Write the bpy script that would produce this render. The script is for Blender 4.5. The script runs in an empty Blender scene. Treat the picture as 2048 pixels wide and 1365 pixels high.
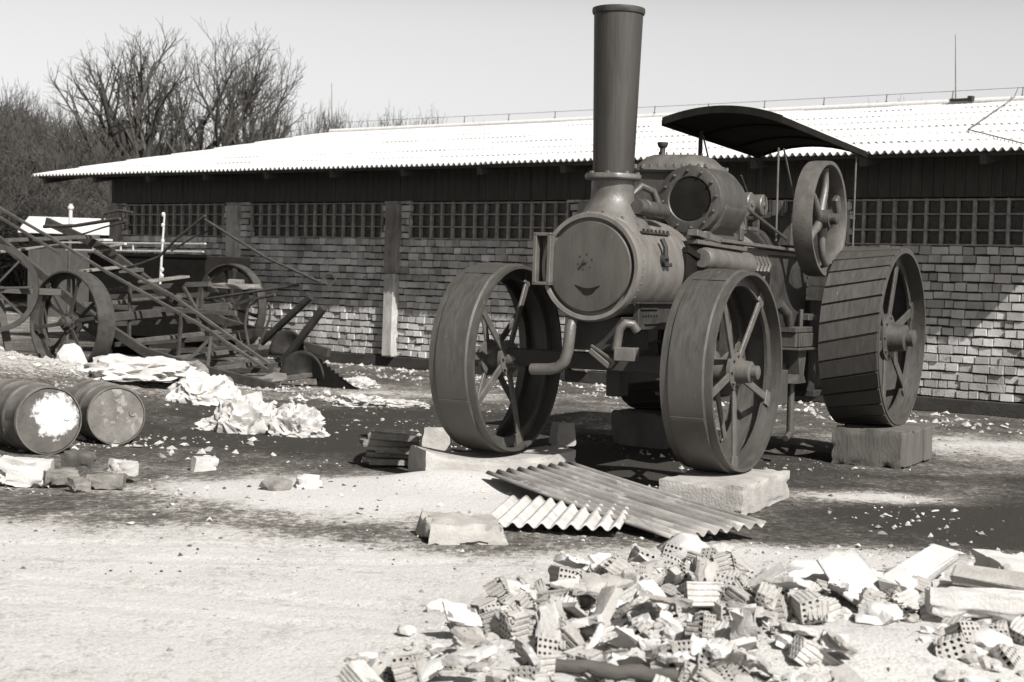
import bpy, bmesh, math, random
import numpy as np
from mathutils import Vector, Matrix, noise, Euler
rnd = random.Random(7)
R = math.radians
C = bpy.context.scene.collection
sc = bpy.context.scene

# ------------------------------------------------------------------ camera
pit = math.atan(126.5/3200.0); rol = math.atan(0.0315)
fw = Vector((0, math.cos(pit), -math.sin(pit))); up0 = Vector((0, math.sin(pit), math.cos(pit))); r0 = Vector((1, 0, 0))
cr = math.cos(rol)*r0 + math.sin(rol)*up0
cu = -math.sin(rol)*r0 + math.cos(rol)*up0
cam_d = bpy.data.cameras.new('camera'); cam = bpy.data.objects.new('camera', cam_d); C.objects.link(cam)
cam_d.sensor_width = 36; cam_d.lens = 36*3200/2048; cam_d.clip_start = .1; cam_d.clip_end = 2000
m = Matrix.Identity(4)
for i in range(3):
    m[i][0] = cr[i]; m[i][1] = cu[i]; m[i][2] = -fw[i]; m[i][3] = (0, 0, 1.6)[i]
cam.matrix_world = m
cam_d.dof.use_dof = True; cam_d.dof.focus_distance = 13.0; cam_d.dof.aperture_fstop = 4.0
sc.camera = cam

# ------------------------------------------------------------------ light
SUN_EL = R(42.5); SUN_AZ = math.atan2(math.sin(R(30)), -math.cos(R(30)))          # clockwise from +Y
S = Vector((math.sin(SUN_AZ)*math.cos(SUN_EL), math.cos(SUN_AZ)*math.cos(SUN_EL), math.sin(SUN_EL)))
w = bpy.data.worlds.new('World'); sc.world = w; w.use_nodes = True
nt = w.node_tree; nt.nodes.clear()
sky = nt.nodes.new('ShaderNodeTexSky'); sky.sky_type = 'NISHITA'; sky.sun_disc = False
sky.sun_elevation = SUN_EL; sky.sun_rotation = SUN_AZ; sky.dust_density = 3.0; sky.air_density = 1.0
sp = nt.nodes.new('ShaderNodeSeparateColor'); bw = nt.nodes.new('ShaderNodeMix'); bw.data_type = 'FLOAT'; bw.inputs[0].default_value = .3
# the sky as black-and-white film sees it behind a yellow filter: mostly red, some green
bg = nt.nodes.new('ShaderNodeBackground'); wo = nt.nodes.new('ShaderNodeOutputWorld')
nt.links.new(sky.outputs[0], sp.inputs[0]); nt.links.new(sp.outputs[0], bw.inputs[2]); nt.links.new(sp.outputs[1], bw.inputs[3]); 
# horizon band added all the way round: brightens the low sky, little extra fill
gc = nt.nodes.new('ShaderNodeTexCoord'); sx = nt.nodes.new('ShaderNodeSeparateXYZ'); mr0 = nt.nodes.new('ShaderNodeMapRange'); mr0.interpolation_type = 'SMOOTHSTEP'
mr0.inputs[1].default_value = .15; mr0.inputs[2].default_value = .26; mr0.inputs[3].default_value = 2.75; mr0.inputs[4].default_value = 1.0
mu = nt.nodes.new('ShaderNodeMath'); mu.operation = 'MULTIPLY'
nt.links.new(gc.outputs['Generated'], sx.inputs[0]); nt.links.new(sx.outputs[2], mr0.inputs[0]); nt.links.new(bw.outputs[0], mu.inputs[0]); nt.links.new(mr0.outputs[0], mu.inputs[1])
nt.links.new(mu.outputs[0], bg.inputs[0]); nt.links.new(bg.outputs[0], wo.inputs[0])
bg.inputs[1].default_value = .05
sl = bpy.data.lights.new('sun', 'SUN'); sl.energy = 5.0; sl.angle = R(.5); sl.color = (1, .98, .955)
so = bpy.data.objects.new('sun', sl); C.objects.link(so); so.location = S*60
so.rotation_euler = S.to_track_quat('Z', 'Y').to_euler()
sc.view_settings.view_transform = 'Standard'; sc.view_settings.look = 'None'; sc.view_settings.exposure = 0.85; sc.view_settings.gamma = 1
sc.cycles.max_bounces = 6

# ------------------------------------------------------------------ materials
def tone(v):
    k = max(0, 1 - v/.6)          # the print is warm in its darks and neutral in its lights
    return (v*(1+.10*k), v, v*(1-.13*k), 1)
def _n(t, typ, **kw):
    n = t.nodes.new(typ)
    for k, val in kw.items(): setattr(n, k, val)
    return n
K = .62                                    # the print is exposed for the shade; one factor keeps the lit whites on the scale
def mat(name, v, lo=.6, hi=1.35, scale=4, rough=.75, metal=0., bump=.15, bscale=40, stretch=(1, 1, 1), island=0., detail=6, speck=None, spec=.4, contrast=.25):
    v *= K; speck = (speck[0]*K, *speck[1:]) if speck else None
    mt = bpy.data.materials.new(name); mt.use_nodes = True; t = mt.node_tree; t.nodes.clear()
    out = _n(t, 'ShaderNodeOutputMaterial'); bs = _n(t, 'ShaderNodeBsdfPrincipled')
    t.links.new(bs.outputs[0], out.inputs[0])
    tc = _n(t, 'ShaderNodeTexCoord'); mp = _n(t, 'ShaderNodeMapping'); mp.inputs['Scale'].default_value = stretch
    t.links.new(tc.outputs['Object'], mp.inputs[0])
    oi = _n(t, 'ShaderNodeObjectInfo'); vm = _n(t, 'ShaderNodeVectorMath', operation='ADD')
    sc_ = _n(t, 'ShaderNodeMath', operation='MULTIPLY'); sc_.inputs[1].default_value = 37.0
    t.links.new(oi.outputs['Random'], sc_.inputs[0]); t.links.new(mp.outputs[0], vm.inputs[0]); t.links.new(sc_.outputs[0], vm.inputs[1])
    nz = _n(t, 'ShaderNodeTexNoise'); nz.inputs['Scale'].default_value = scale; nz.inputs['Detail'].default_value = detail; nz.inputs['Roughness'].default_value = .62
    t.links.new(vm.outputs[0], nz.inputs['Vector'])
    cr_ = _n(t, 'ShaderNodeValToRGB'); e = cr_.color_ramp.elements
    e[0].position = .5-contrast; e[0].color = tone(v*lo); e[1].position = .5+contrast; e[1].color = tone(min(.92, v*hi))
    t.links.new(nz.outputs[0], cr_.inputs[0]); col = cr_.outputs[0]
    if island:
        ge = _n(t, 'ShaderNodeNewGeometry'); mr = _n(t, 'ShaderNodeMapRange'); mr.inputs[3].default_value = 1-island; mr.inputs[4].default_value = 1+island
        t.links.new(ge.outputs['Random Per Island'], mr.inputs[0])
        mx = _n(t, 'ShaderNodeVectorMath', operation='MULTIPLY'); t.links.new(col, mx.inputs[0]); t.links.new(mr.outputs[0], mx.inputs[1]); col = mx.outputs[0]
    if speck:                       # speck = (value, scale, threshold): flaked or dusty patches
        n2 = _n(t, 'ShaderNodeTexNoise'); n2.inputs['Scale'].default_value = speck[1]; n2.inputs['Detail'].default_value = 8; n2.inputs['Roughness'].default_value = .7
        t.links.new(vm.outputs[0], n2.inputs['Vector'])
        r2 = _n(t, 'ShaderNodeValToRGB'); r2.color_ramp.elements[0].position = speck[2]; r2.color_ramp.elements[1].position = speck[2]+.06
        t.links.new(n2.outputs[0], r2.inputs[0])
        mx = _n(t, 'ShaderNodeMix', data_type='RGBA'); t.links.new(r2.outputs[0], mx.inputs[0]); t.links.new(col, mx.inputs[6]); mx.inputs[7].default_value = tone(speck[0]); col = mx.outputs[2]
    t.links.new(col, bs.inputs['Base Color'])
    rr_ = _n(t, 'ShaderNodeMapRange'); rr_.inputs[1].default_value = .35; rr_.inputs[2].default_value = .65; rr_.inputs[3].default_value = rough-.09; rr_.inputs[4].default_value = min(1, rough+.12)
    t.links.new(nz.outputs[0], rr_.inputs[0]); t.links.new(rr_.outputs[0], bs.inputs['Roughness']); bs.inputs['Metallic'].default_value = metal; bs.inputs['Specular IOR Level'].default_value = spec
    if bump:
        nb = _n(t, 'ShaderNodeTexNoise'); nb.inputs['Scale'].default_value = bscale; nb.inputs['Detail'].default_value = 5
        t.links.new(vm.outputs[0], nb.inputs['Vector'])
        b = _n(t, 'ShaderNodeBump'); b.inputs['Strength'].default_value = bump; b.inputs['Distance'].default_value = .02
        t.links.new(nb.outputs[0], b.inputs['Height']); t.links.new(b.outputs[0], bs.inputs['Normal'])
    return mt
M = {}
M['iron'] = mat('weathered_iron', .066, .7, 1.3, 11, .48, 0, .18, 60, stretch=(1, 1, .4), speck=(.18, 14, .66), spec=.6)
M['iron_light'] = mat('dusty_iron', .112, .72, 1.28, 9, .48, 0, .14, 60, stretch=(1, 1, .8), speck=(.06, 14, .63), spec=.6)
M['boiler'] = mat('boiler_plate', .165, .72, 1.25, 9, .42, 0, .10, 50, stretch=(1, 1, .35), speck=(.07, 11, .65), spec=.7)
M['door'] = mat('smokebox_door_plate', .078, .75, 1.25, 8, .5, 0, .10, 50, stretch=(1, 1, .35), speck=(.15, 17, .68))  # door kept darker than the boiler plate
M['chimney'] = mat('sooty_plate', .038, .3, 1.9, 5, .48, 0, .18, 50, stretch=(1, 1, .10))
M['dark_iron'] = mat('dark_iron', .03, .5, 1.6, 7, .65, 0, .15, 50)
M['black'] = mat('matt_black', .018, .6, 1.4, 6, .95, 0, 0, spec=.05)  # plain black, also used to paint the dark inside openings
M['rust'] = mat('rusty_iron', .05, .5, 1.6, 8, .8, 0, .25, 60, speck=(.18, 20, .66))
M['tread'] = mat('worn_tread', .062, .8, 1.2, 14, .48, 0, .10, 70, stretch=(.55, 2.6, .55), speck=(.26, 15, .655), spec=.7)
M['brick'] = mat('wall_brick', .62, .5, 1.3, 1.3, .9, 0, .6, 60, island=.34, speck=(.24, 5, .62), detail=12, contrast=.2)
M['mortar'] = mat('dark_mortar', .045, .5, 1.5, 12, .95, 0, .5, 60)
M['shade_plinth'] = mat('shadow_gap_plinth', .04, .6, 1.6, 6, .85, 0, .3, 30)  # dark colour paints in the shadow gap at the wall foot
M['roofing'] = mat('pale_corrugated_roofing', .72, .82, 1.14, 4, .85, 0, .15, 30, stretch=(2.6, .30, 1), speck=(.34, 2.2, .645))
M['under'] = mat('eave_shade_boarding', .06, .6, 1.5, 4, .9, 0, .2, 20, stretch=(4, 1, .6))
M['lattice'] = mat('lattice_render', .34, .5, 1.4, 10, .9, 0, .3, 50)
M['pier'] = mat('stained_render', .27, .45, 1.5, 5, .92, 0, .3, 40, stretch=(1, 1, .5))
M['pier_pale'] = mat('pale_stained_render', .46, .45, 1.5, 5, .92, 0, .3, 40, stretch=(1, 1, .5))
M['whitewash'] = mat('flaking_whitewash', .55, .5, 1.3, 6, .92, 0, .3, 40, stretch=(1, 1, .5), speck=(.2, 9, .62))
M['glass'] = mat('dirty_glass_block', .075, .5, 1.8, 16, .35, 0, .35, 35)
M['zinc'] = mat('galvanised_wire', .14, .7, 1.3, 5, .6, 0, 0)
M['wood'] = mat('grey_weathered_wood', .22, .55, 1.35, 9, .9, 0, .4, 40, stretch=(.25, 1, 1))
M['oldwood'] = mat('dark_weathered_wood', .08, .5, 1.7, 9, .9, 0, .4, 40, stretch=(.25, 1, 1))
M['concrete'] = mat('pale_concrete', .42, .72, 1.2, 7, .92, 0, .35, 50, speck=(.24, 15, .66))
M['darkconcrete'] = mat('damp_concrete', .11, .6, 1.4, 5, .92, 0, .35, 40, stretch=(1, 1, .4))
M['sheet'] = mat('weathered_corrugated_sheet', .24, .55, 2.0, 5, .85, 0, .2, 40, stretch=(.35, 1.6, 1), speck=(.5, 4.5, .545))
M['sheet2'] = mat('pale_corrugated_sheet', .58, .75, 1.2, 7, .88, 0, .25, 45, speck=(.3, 8, .62))
M['hollow'] = mat('pale_hollow_brick', .54, .72, 1.2, 14, .93, 0, .35, 80, island=.0, speck=(.36, 12, .66))
M['hollow2'] = mat('grey_hollow_brick', .42, .72, 1.2, 14, .93, 0, .35, 80, speck=(.26, 12, .64))
M['plaster'] = mat('broken_plaster', .62, .8, 1.15, 8, .93, 0, .3, 60, speck=(.42, 11, .68))
M['stone'] = mat('rough_stone', .22, .6, 1.4, 9, .95, 0, .5, 40)
M['paper'] = mat('crumpled_sacking', .60, .6, 1.2, 7, .88, 0, .2, 30, speck=(.2, 6, .60))
M['lime'] = mat('lime_heap', .72, .93, 1.05, 5, .95, 0, .25, 60)
M['barrel'] = mat('rusted_drum', .13, .45, 1.7, 4, .7, 0, .12, 40, speck=(.34, 9, .62))
def flaked(name, c, r_):
    mt = mat(name, .10, .5, 1.6, 6, .8, 0, .2, 40); t = mt.node_tree; bs = next(n for n in t.nodes if n.type == 'BSDF_PRINCIPLED'); src = bs.inputs['Base Color'].links[0].from_socket
    tc = _n(t, 'ShaderNodeTexCoord'); ds = _n(t, 'ShaderNodeVectorMath', operation='DISTANCE'); ds.inputs[1].default_value = c; t.links.new(tc.outputs['Object'], ds.inputs[0])
    nz = _n(t, 'ShaderNodeTexNoise'); nz.inputs['Scale'].default_value = 11; nz.inputs['Detail'].default_value = 9; nz.inputs['Roughness'].default_value = .7; t.links.new(tc.outputs['Object'], nz.inputs['Vector'])
    a = _n(t, 'ShaderNodeMath', operation='MULTIPLY_ADD'); a.inputs[1].default_value = -.36; a.inputs[2].default_value = .18; t.links.new(nz.outputs[0], a.inputs[0])
    ad = _n(t, 'ShaderNodeMath', operation='ADD'); t.links.new(ds.outputs['Value'], ad.inputs[0]); t.links.new(a.outputs[0], ad.inputs[1])
    mr = _n(t, 'ShaderNodeMapRange'); mr.inputs[1].default_value = r_-.02; mr.inputs[2].default_value = r_+.03; mr.inputs[3].default_value = 1; mr.inputs[4].default_value = 0; t.links.new(ad.outputs[0], mr.inputs[0])
    mx = _n(t, 'ShaderNodeMix', data_type='RGBA'); t.links.new(mr.outputs[0], mx.inputs[0]); t.links.new(src, mx.inputs[6]); mx.inputs[7].default_value = tone(.5); t.links.new(mx.outputs[2], bs.inputs['Base Color']); return mt
M['flake'] = flaked('flaked_white_drum_end', (.06, 0, .32), .17)
M['flake2'] = mat('scuffed_drum_end', .17, .5, 1.6, 6, .8, 0, .2, 40, speck=(.33, 8, .57))
M['bark'] = mat('bare_bark', .05, .6, 1.5, 4, .95, 0, 0)
M['twig'] = mat('bare_twigs', .065, .7, 1.4, 2, .95, 0, 0)
M['brush'] = mat('far_brush', .05, .5, 1.9, .6, .95, 0, 0)
M['whitepaint'] = mat('peeling_white_paint', .68, .7, 1.15, 16, .8, 0, .2, 60, speck=(.2, 22, .62))
M['hutroof'] = mat('pale_hut_roof', .75, .9, 1.05, 4, .9, 0, .05, 20)
M['earth'] = mat('earth_mound', .2, .6, 1.4, 3, .95, 0, .5, 30)

# ------------------------------------------------------------------ mesh builder
def ortho(d):
    d = Vector(d).normalized(); a = Vector((0, 0, 1)) if abs(d.z) < .9 else Vector((1, 0, 0))
    x = d.cross(a).normalized(); return x, d.cross(x).normalized(), d
class MB:
    def __init__(s): s.v = []; s.f = []; s.sm = []
    def add(s, vs, fs, smooth=False, mx=None):
        o = len(s.v)
        for p in vs: s.v.append(tuple(mx @ Vector(p)) if mx is not None else tuple(p))
        for f in fs: s.f.append([i+o for i in f]); s.sm.append(smooth)
        return s
    def box(s, c, d, rot=None, ch=.006, jit=0):
        """box with chamfered edges: c centre, d full size"""
        hx, hy, hz = d[0]/2, d[1]/2, d[2]/2; ch = min(ch, hx*.45, hy*.45, hz*.45)
        mx = Matrix.Translation(c)
        if rot is not None: mx = mx @ (Euler(rot).to_matrix().to_4x4() if not isinstance(rot, Matrix) else rot.to_4x4())
        vs = []; idx = {}
        for sx in (-1, 1):
            for sy in (-1, 1):
                for sz in (-1, 1):
                    for a in range(3):
                        p = [sx*(hx-ch), sy*(hy-ch), sz*(hz-ch)]; p[a] = (sx*hx, sy*hy, sz*hz)[a]
                        if jit: p = [q+rnd.uniform(-jit, jit) for q in p]
                        idx[(sx, sy, sz, a)] = len(vs); vs.append(p)
        fs = []
        for a in range(3):
            b, c2 = (a+1) % 3, (a+2) % 3
            for sa in (-1, 1):
                q = []
                for sb, sc2 in ((-1, -1), (1, -1), (1, 1), (-1, 1)):
                    k = [0, 0, 0]; k[a] = sa; k[b] = sb; k[c2] = sc2; q.append(idx[(*k, a)])
                fs.append(q if sa > 0 else q[::-1])
            for sb in (-1, 1):
                for sc2 in (-1, 1):          # edge along a
                    k1 = [0, 0, 0]; k1[a] = -1; k1[b] = sb; k1[c2] = sc2; k2 = list(k1); k2[a] = 1
                    q = [idx[(*k1, b)], idx[(*k2, b)], idx[(*k2, c2)], idx[(*k1, c2)]]
                    fs.append(q if sb*sc2 > 0 else q[::-1])
        for sx in (-1, 1):
            for sy in (-1, 1):
                for sz in (-1, 1):
                    q = [idx[(sx, sy, sz, a)] for a in range(3)]
                    fs.append(q if sx*sy*sz > 0 else q[::-1])
        return s.add(vs, fs, False, mx)
    def bar(s, p, q, w_, h_, up=(0, 0, 1), ch=.004):
        p = Vector(p); q = Vector(q); d = q-p; L = d.length; d.normalize(); u = Vector(up)
        if abs(d.dot(u)) > .98: u = Vector((1, 0, 0))
        y = u.cross(d).normalized(); z = d.cross(y).normalized()
        rot = Matrix((d, y, z)).transposed()
        return s.box((p+q)/2, (L, w_, h_), rot, ch)
    def tube(s, pts, r, n=10, cap=True):
        pts = [Vector(p) for p in pts]; k = len(pts); rs = r if hasattr(r, '__len__') else [r]*k
        vs = []; fs = []; px = None
        for i, p in enumerate(pts):
            d = (pts[min(i+1, k-1)]-pts[max(i-1, 0)]).normalized()
            if px is None: x, y, _ = ortho(d)
            else:
                x = (px-d*px.dot(d)).normalized(); y = d.cross(x)
            px = x
            for j in range(n):
                a = 2*math.pi*j/n; vs.append(p+(x*math.cos(a)+y*math.sin(a))*rs[i])
        for i in range(k-1):
            for j in range(n):
                j2 = (j+1) % n; fs.append([i*n+j, i*n+j2, (i+1)*n+j2, (i+1)*n+j])
        if cap: fs.append(list(range(n))[::-1]); fs.append([(k-1)*n+j for j in range(n)])
        return s.add(vs, fs, True)
    def lathe(s, o, d, prof, n=48, closed=False, smooth=True, wob=0, caps=True):
        """prof: (along axis, radius) list; closed joins the last to the first"""
        x, y, z = ortho(d); o = Vector(o); vs = []; fs = []; k = len(prof)
        for (t, r) in prof:
            for j in range(n):
                a = 2*math.pi*j/n; rr = r*(1+wob*noise.noise((math.cos(a)*2, math.sin(a)*2, t*6)))
                vs.append(o+z*t+(x*math.cos(a)+y*math.sin(a))*rr)
        for i in range(k if closed else k-1):
            i2 = (i+1) % k
            for j in range(n):
                j2 = (j+1) % n; fs.append([i*n+j, i2*n+j, i2*n+j2, i*n+j2][::-1])
        s.add(vs, fs, smooth); base = len(s.v)-len(vs)
        if not closed and caps:
            if prof[0][1] > 1e-4: s.f.append([base+j for j in range(n)][::-1]); s.sm.append(False)
            if prof[-1][1] > 1e-4: s.f.append([base+(k-1)*n+j for j in range(n)]); s.sm.append(False)
        return s
    def prism(s, poly, o, ex, ey, ez, th):
        """poly 2-D in the ex/ey plane, thickness th along ez"""
        o, ex, ey, ez = Vector(o), Vector(ex), Vector(ey), Vector(ez); k = len(poly)
        vs = [o+ex*a+ey*b-ez*th/2 for a, b in poly]+[o+ex*a+ey*b+ez*th/2 for a, b in poly]
        fs = [list(range(k))[::-1], [k+i for i in range(k)]]
        for i in range(k): j = (i+1) % k; fs.append([i, j, k+j, k+i])
        return s.add(vs, fs)
    def grid(s, pts, smooth=True):
        r_, c_ = len(pts), len(pts[0]); vs = [p for row in pts for p in row]
        fs = [[i*c_+j, i*c_+j+1, (i+1)*c_+j+1, (i+1)*c_+j] for i in range(r_-1) for j in range(c_-1)]
        return s.add(vs, fs, smooth)
    def build(s, name, mt, parent=None, solid=0, auto=True):
        me = bpy.data.meshes.new(name); me.from_pydata(s.v, [], s.f); me.update()
        me.polygons.foreach_set('use_smooth', s.sm)
        if auto and any(s.sm):
            try: me.set_sharp_from_angle(angle=R(38))
            except Exception: pass
        me.materials.append(mt)
        o = bpy.data.objects.new(name, me); C.objects.link(o)
        if parent: o.parent = parent
        if solid:
            sm = o.modifiers.new('thickness', 'SOLIDIFY'); sm.thickness = solid; sm.offset = 0
        return o
def tag(o, label=None, cat=None, group=None, kind=None):
    if label: o['label'] = label
    if cat: o['category'] = cat; o['kind'] = 'thing'
    if group: o['group'] = group
    if kind: o['kind'] = kind
    return o
def empty(name, loc, rz=0, label=None, cat=None, group=None):
    o = bpy.data.objects.new(name, None); C.objects.link(o); o.location = loc; o.rotation_euler = (0, 0, rz)
    o.empty_display_size = .2; return tag(o, label, cat, group)
def fast_mesh(name, V, T, mt, parent=None, smooth=False, k=4):
    me = bpy.data.meshes.new(name); V = np.asarray(V, np.float32); T = np.asarray(T, np.int32)
    me.vertices.add(len(V)); me.vertices.foreach_set('co', V.ravel())
    me.loops.add(T.size); me.loops.foreach_set('vertex_index', T.ravel())
    me.polygons.add(len(T)); me.polygons.foreach_set('loop_start', np.arange(0, T.size, k, dtype=np.int32))
    me.polygons.foreach_set('use_smooth', np.full(len(T), smooth)); me.update(calc_edges=True)
    me.materials.append(mt); o = bpy.data.objects.new(name, me); C.objects.link(o)
    if parent: o.parent = parent
    return o
bet = R(39)
Nn = Vector((math.sin(bet), math.cos(bet), 0)); Wn = Vector((math.cos(bet), -math.sin(bet), 0))
def WP(u, c, z): return Wn*u+Nn*c+Vector((0, 0, z))

# ------------------------------------------------------------------ ground
def gs(x, y, cx, cy, sx, sy): return math.exp(-.5*(((x-cx)/sx)**2+((y-cy)/sy)**2))
BUMPS = [(-7.2, 18.2, 1.5, 1.9, .75), (-4.5, 19.6, .85, .7, .20), (.75, 7.1, .55, .75, .13), (2.1, 7.6, .6, .5, .10),
         (1.55, 6.7, .5, .4, .07), (2.2, 6.6, .5, .4, .05), (-.9, 11.3, .8, .6, .05), (-.42, 12.15, .42, .30, .11), (.25, 12.75, .3, .3, .06), (-4.3, 25.6, 1.2, .9, .20), (-6.2, 23.4, 1.2, .6, .03)]
def H(x, y):
    h = 0.0
    for cx, cy, sx, sy, a in BUMPS:
        if abs(x-cx) < 4*sx and abs(y-cy) < 4*sy: h += a*gs(x, y, cx, cy, sx, sy)
    if y < 40 and abs(x) < 14:
        for k_, (a_, b_, c_) in enumerate(((8.9, .10, .02), (9.35, .10, .02), (7.0, -.22, .03), (7.5, -.22, .03))):
            yy_ = a_+b_*x+.12*noise.noise((x*.4, k_, 0)); dd_ = abs(y-yy_)
            if dd_ < .5 and x < .6: h += .004*math.exp(-((dd_-.13)/.05)**2)-.006*math.exp(-(dd_/.085)**2)*(1+.5*noise.noise((x*7, y*7, k_)))
        h += .022*noise.noise((x*.7, y*.5, 3.1))+.010*noise.noise((x*2.6, y*2.2, 9.1))
    elif y > 45: h += min(1.2, (y-45)*.05)
    return h
# tone of the yard: (x, y, rx, ry, amount); amounts above 0 are pale lime and plaster, below 0 cinders; the strong ones at far right paint a cast shadow
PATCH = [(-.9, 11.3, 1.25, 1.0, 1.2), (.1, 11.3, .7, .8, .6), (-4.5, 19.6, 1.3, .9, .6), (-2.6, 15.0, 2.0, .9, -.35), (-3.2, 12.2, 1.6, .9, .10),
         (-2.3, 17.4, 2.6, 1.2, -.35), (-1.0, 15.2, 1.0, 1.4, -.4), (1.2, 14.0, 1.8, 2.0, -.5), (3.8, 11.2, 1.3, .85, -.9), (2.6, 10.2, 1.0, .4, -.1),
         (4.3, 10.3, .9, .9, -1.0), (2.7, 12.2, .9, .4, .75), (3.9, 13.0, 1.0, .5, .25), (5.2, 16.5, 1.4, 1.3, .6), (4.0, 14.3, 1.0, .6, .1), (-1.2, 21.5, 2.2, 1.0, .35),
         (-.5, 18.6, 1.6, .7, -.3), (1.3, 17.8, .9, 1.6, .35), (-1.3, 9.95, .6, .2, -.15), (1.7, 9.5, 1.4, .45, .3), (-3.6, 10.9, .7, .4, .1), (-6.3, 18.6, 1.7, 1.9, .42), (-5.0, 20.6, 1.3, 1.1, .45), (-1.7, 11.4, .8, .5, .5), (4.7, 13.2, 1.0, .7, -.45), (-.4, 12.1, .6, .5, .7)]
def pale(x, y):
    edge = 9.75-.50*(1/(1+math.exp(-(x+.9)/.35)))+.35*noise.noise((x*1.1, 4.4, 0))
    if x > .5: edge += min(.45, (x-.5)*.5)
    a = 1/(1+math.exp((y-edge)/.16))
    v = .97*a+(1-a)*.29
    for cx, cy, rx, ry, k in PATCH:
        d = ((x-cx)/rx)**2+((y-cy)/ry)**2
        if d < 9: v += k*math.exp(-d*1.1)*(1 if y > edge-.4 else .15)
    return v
def axis(a, b, step, far0, far1, n):
    mid = list(np.arange(a, b+1e-6, step)); lo = [a-(a-far0)*((i/n)**3) for i in range(n, 0, -1)]; hi = [b+(far1-b)*((i/n)**3) for i in range(1, n+1)]
    return lo+mid+hi
xs = axis(-9.5, 8.5, .055, -260, 260, 26)
ys = axis(4.6, 15, .05, -30, 15, 14)[:-14]+list(np.arange(15.07, 33, .085))+[33+(600-33)*((i/30)**3) for i in range(1, 31)]
V = np.zeros((len(ys)*len(xs), 3), np.float32); P = np.zeros(len(V), np.float32); k = 0
for y in ys:
    for x in xs:
        inside = -10 < x < 9 and 4 < y < 34
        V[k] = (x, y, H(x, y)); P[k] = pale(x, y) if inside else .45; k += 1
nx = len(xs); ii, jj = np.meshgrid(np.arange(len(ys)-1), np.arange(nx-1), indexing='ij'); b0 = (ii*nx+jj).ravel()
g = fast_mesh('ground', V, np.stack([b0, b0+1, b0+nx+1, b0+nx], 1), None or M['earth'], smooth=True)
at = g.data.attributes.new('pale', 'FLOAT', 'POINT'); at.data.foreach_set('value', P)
tag(g, 'trampled works yard of pale lime dust and dark cinders', kind='structure')
gm = bpy.data.materials.new('yard_soil'); gm.use_nodes = True; t = gm.node_tree; t.nodes.clear(); g.data.materials[0] = gm
out = _n(t, 'ShaderNodeOutputMaterial'); bs = _n(t, 'ShaderNodeBsdfPrincipled'); t.links.new(bs.outputs[0], out.inputs[0])
tc = _n(t, 'ShaderNodeTexCoord'); mp = _n(t, 'ShaderNodeMapping'); mp.inputs['Scale'].default_value = (1, .8, 1); t.links.new(tc.outputs['Object'], mp.inputs[0])
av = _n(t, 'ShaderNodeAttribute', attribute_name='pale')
def gn(scale, det, ro=.65):
    n = _n(t, 'ShaderNodeTexNoise'); n.inputs['Scale'].default_value = scale; n.inputs['Detail'].default_value = det; n.inputs['Roughness'].default_value = ro
    t.links.new(mp.outputs[0], n.inputs['Vector']); return n.outputs[0]
def ma(op, a, b_):
    n = _n(t, 'ShaderNodeMath', operation=op)
    for i, q in enumerate((a, b_)):
        if isinstance(q, (int, float)): n.inputs[i].default_value = q
        else: t.links.new(q, n.inputs[i])
    return n.outputs[0]
n1 = gn(1.9, 10, .74); n2 = gn(17, 7, .7); n3 = gn(70, 4)
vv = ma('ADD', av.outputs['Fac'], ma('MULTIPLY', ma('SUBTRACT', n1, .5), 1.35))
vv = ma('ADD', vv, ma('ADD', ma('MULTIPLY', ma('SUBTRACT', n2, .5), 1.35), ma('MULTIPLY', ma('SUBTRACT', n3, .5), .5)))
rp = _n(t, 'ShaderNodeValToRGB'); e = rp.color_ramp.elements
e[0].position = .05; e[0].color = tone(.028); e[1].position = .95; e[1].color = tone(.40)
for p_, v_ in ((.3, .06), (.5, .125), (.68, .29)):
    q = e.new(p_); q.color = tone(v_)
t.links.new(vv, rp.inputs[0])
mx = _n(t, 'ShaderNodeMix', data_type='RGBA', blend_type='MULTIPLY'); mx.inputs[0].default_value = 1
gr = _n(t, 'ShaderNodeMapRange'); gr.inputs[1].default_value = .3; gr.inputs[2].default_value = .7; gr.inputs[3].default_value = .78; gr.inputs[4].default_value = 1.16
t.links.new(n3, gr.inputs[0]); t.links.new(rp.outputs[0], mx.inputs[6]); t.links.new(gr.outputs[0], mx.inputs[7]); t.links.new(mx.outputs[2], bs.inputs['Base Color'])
bs.inputs['Roughness'].default_value = .95; bs.inputs['Specular IOR Level'].default_value = .15
bp = _n(t, 'ShaderNodeBump'); bp.inputs['Strength'].default_value = .55; bp.inputs['Distance'].default_value = .035
t.links.new(ma('ADD', n2, ma('MULTIPLY', n3, .35)), bp.inputs['Height']); t.links.new(bp.outputs[0], bs.inputs['Normal'])

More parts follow.
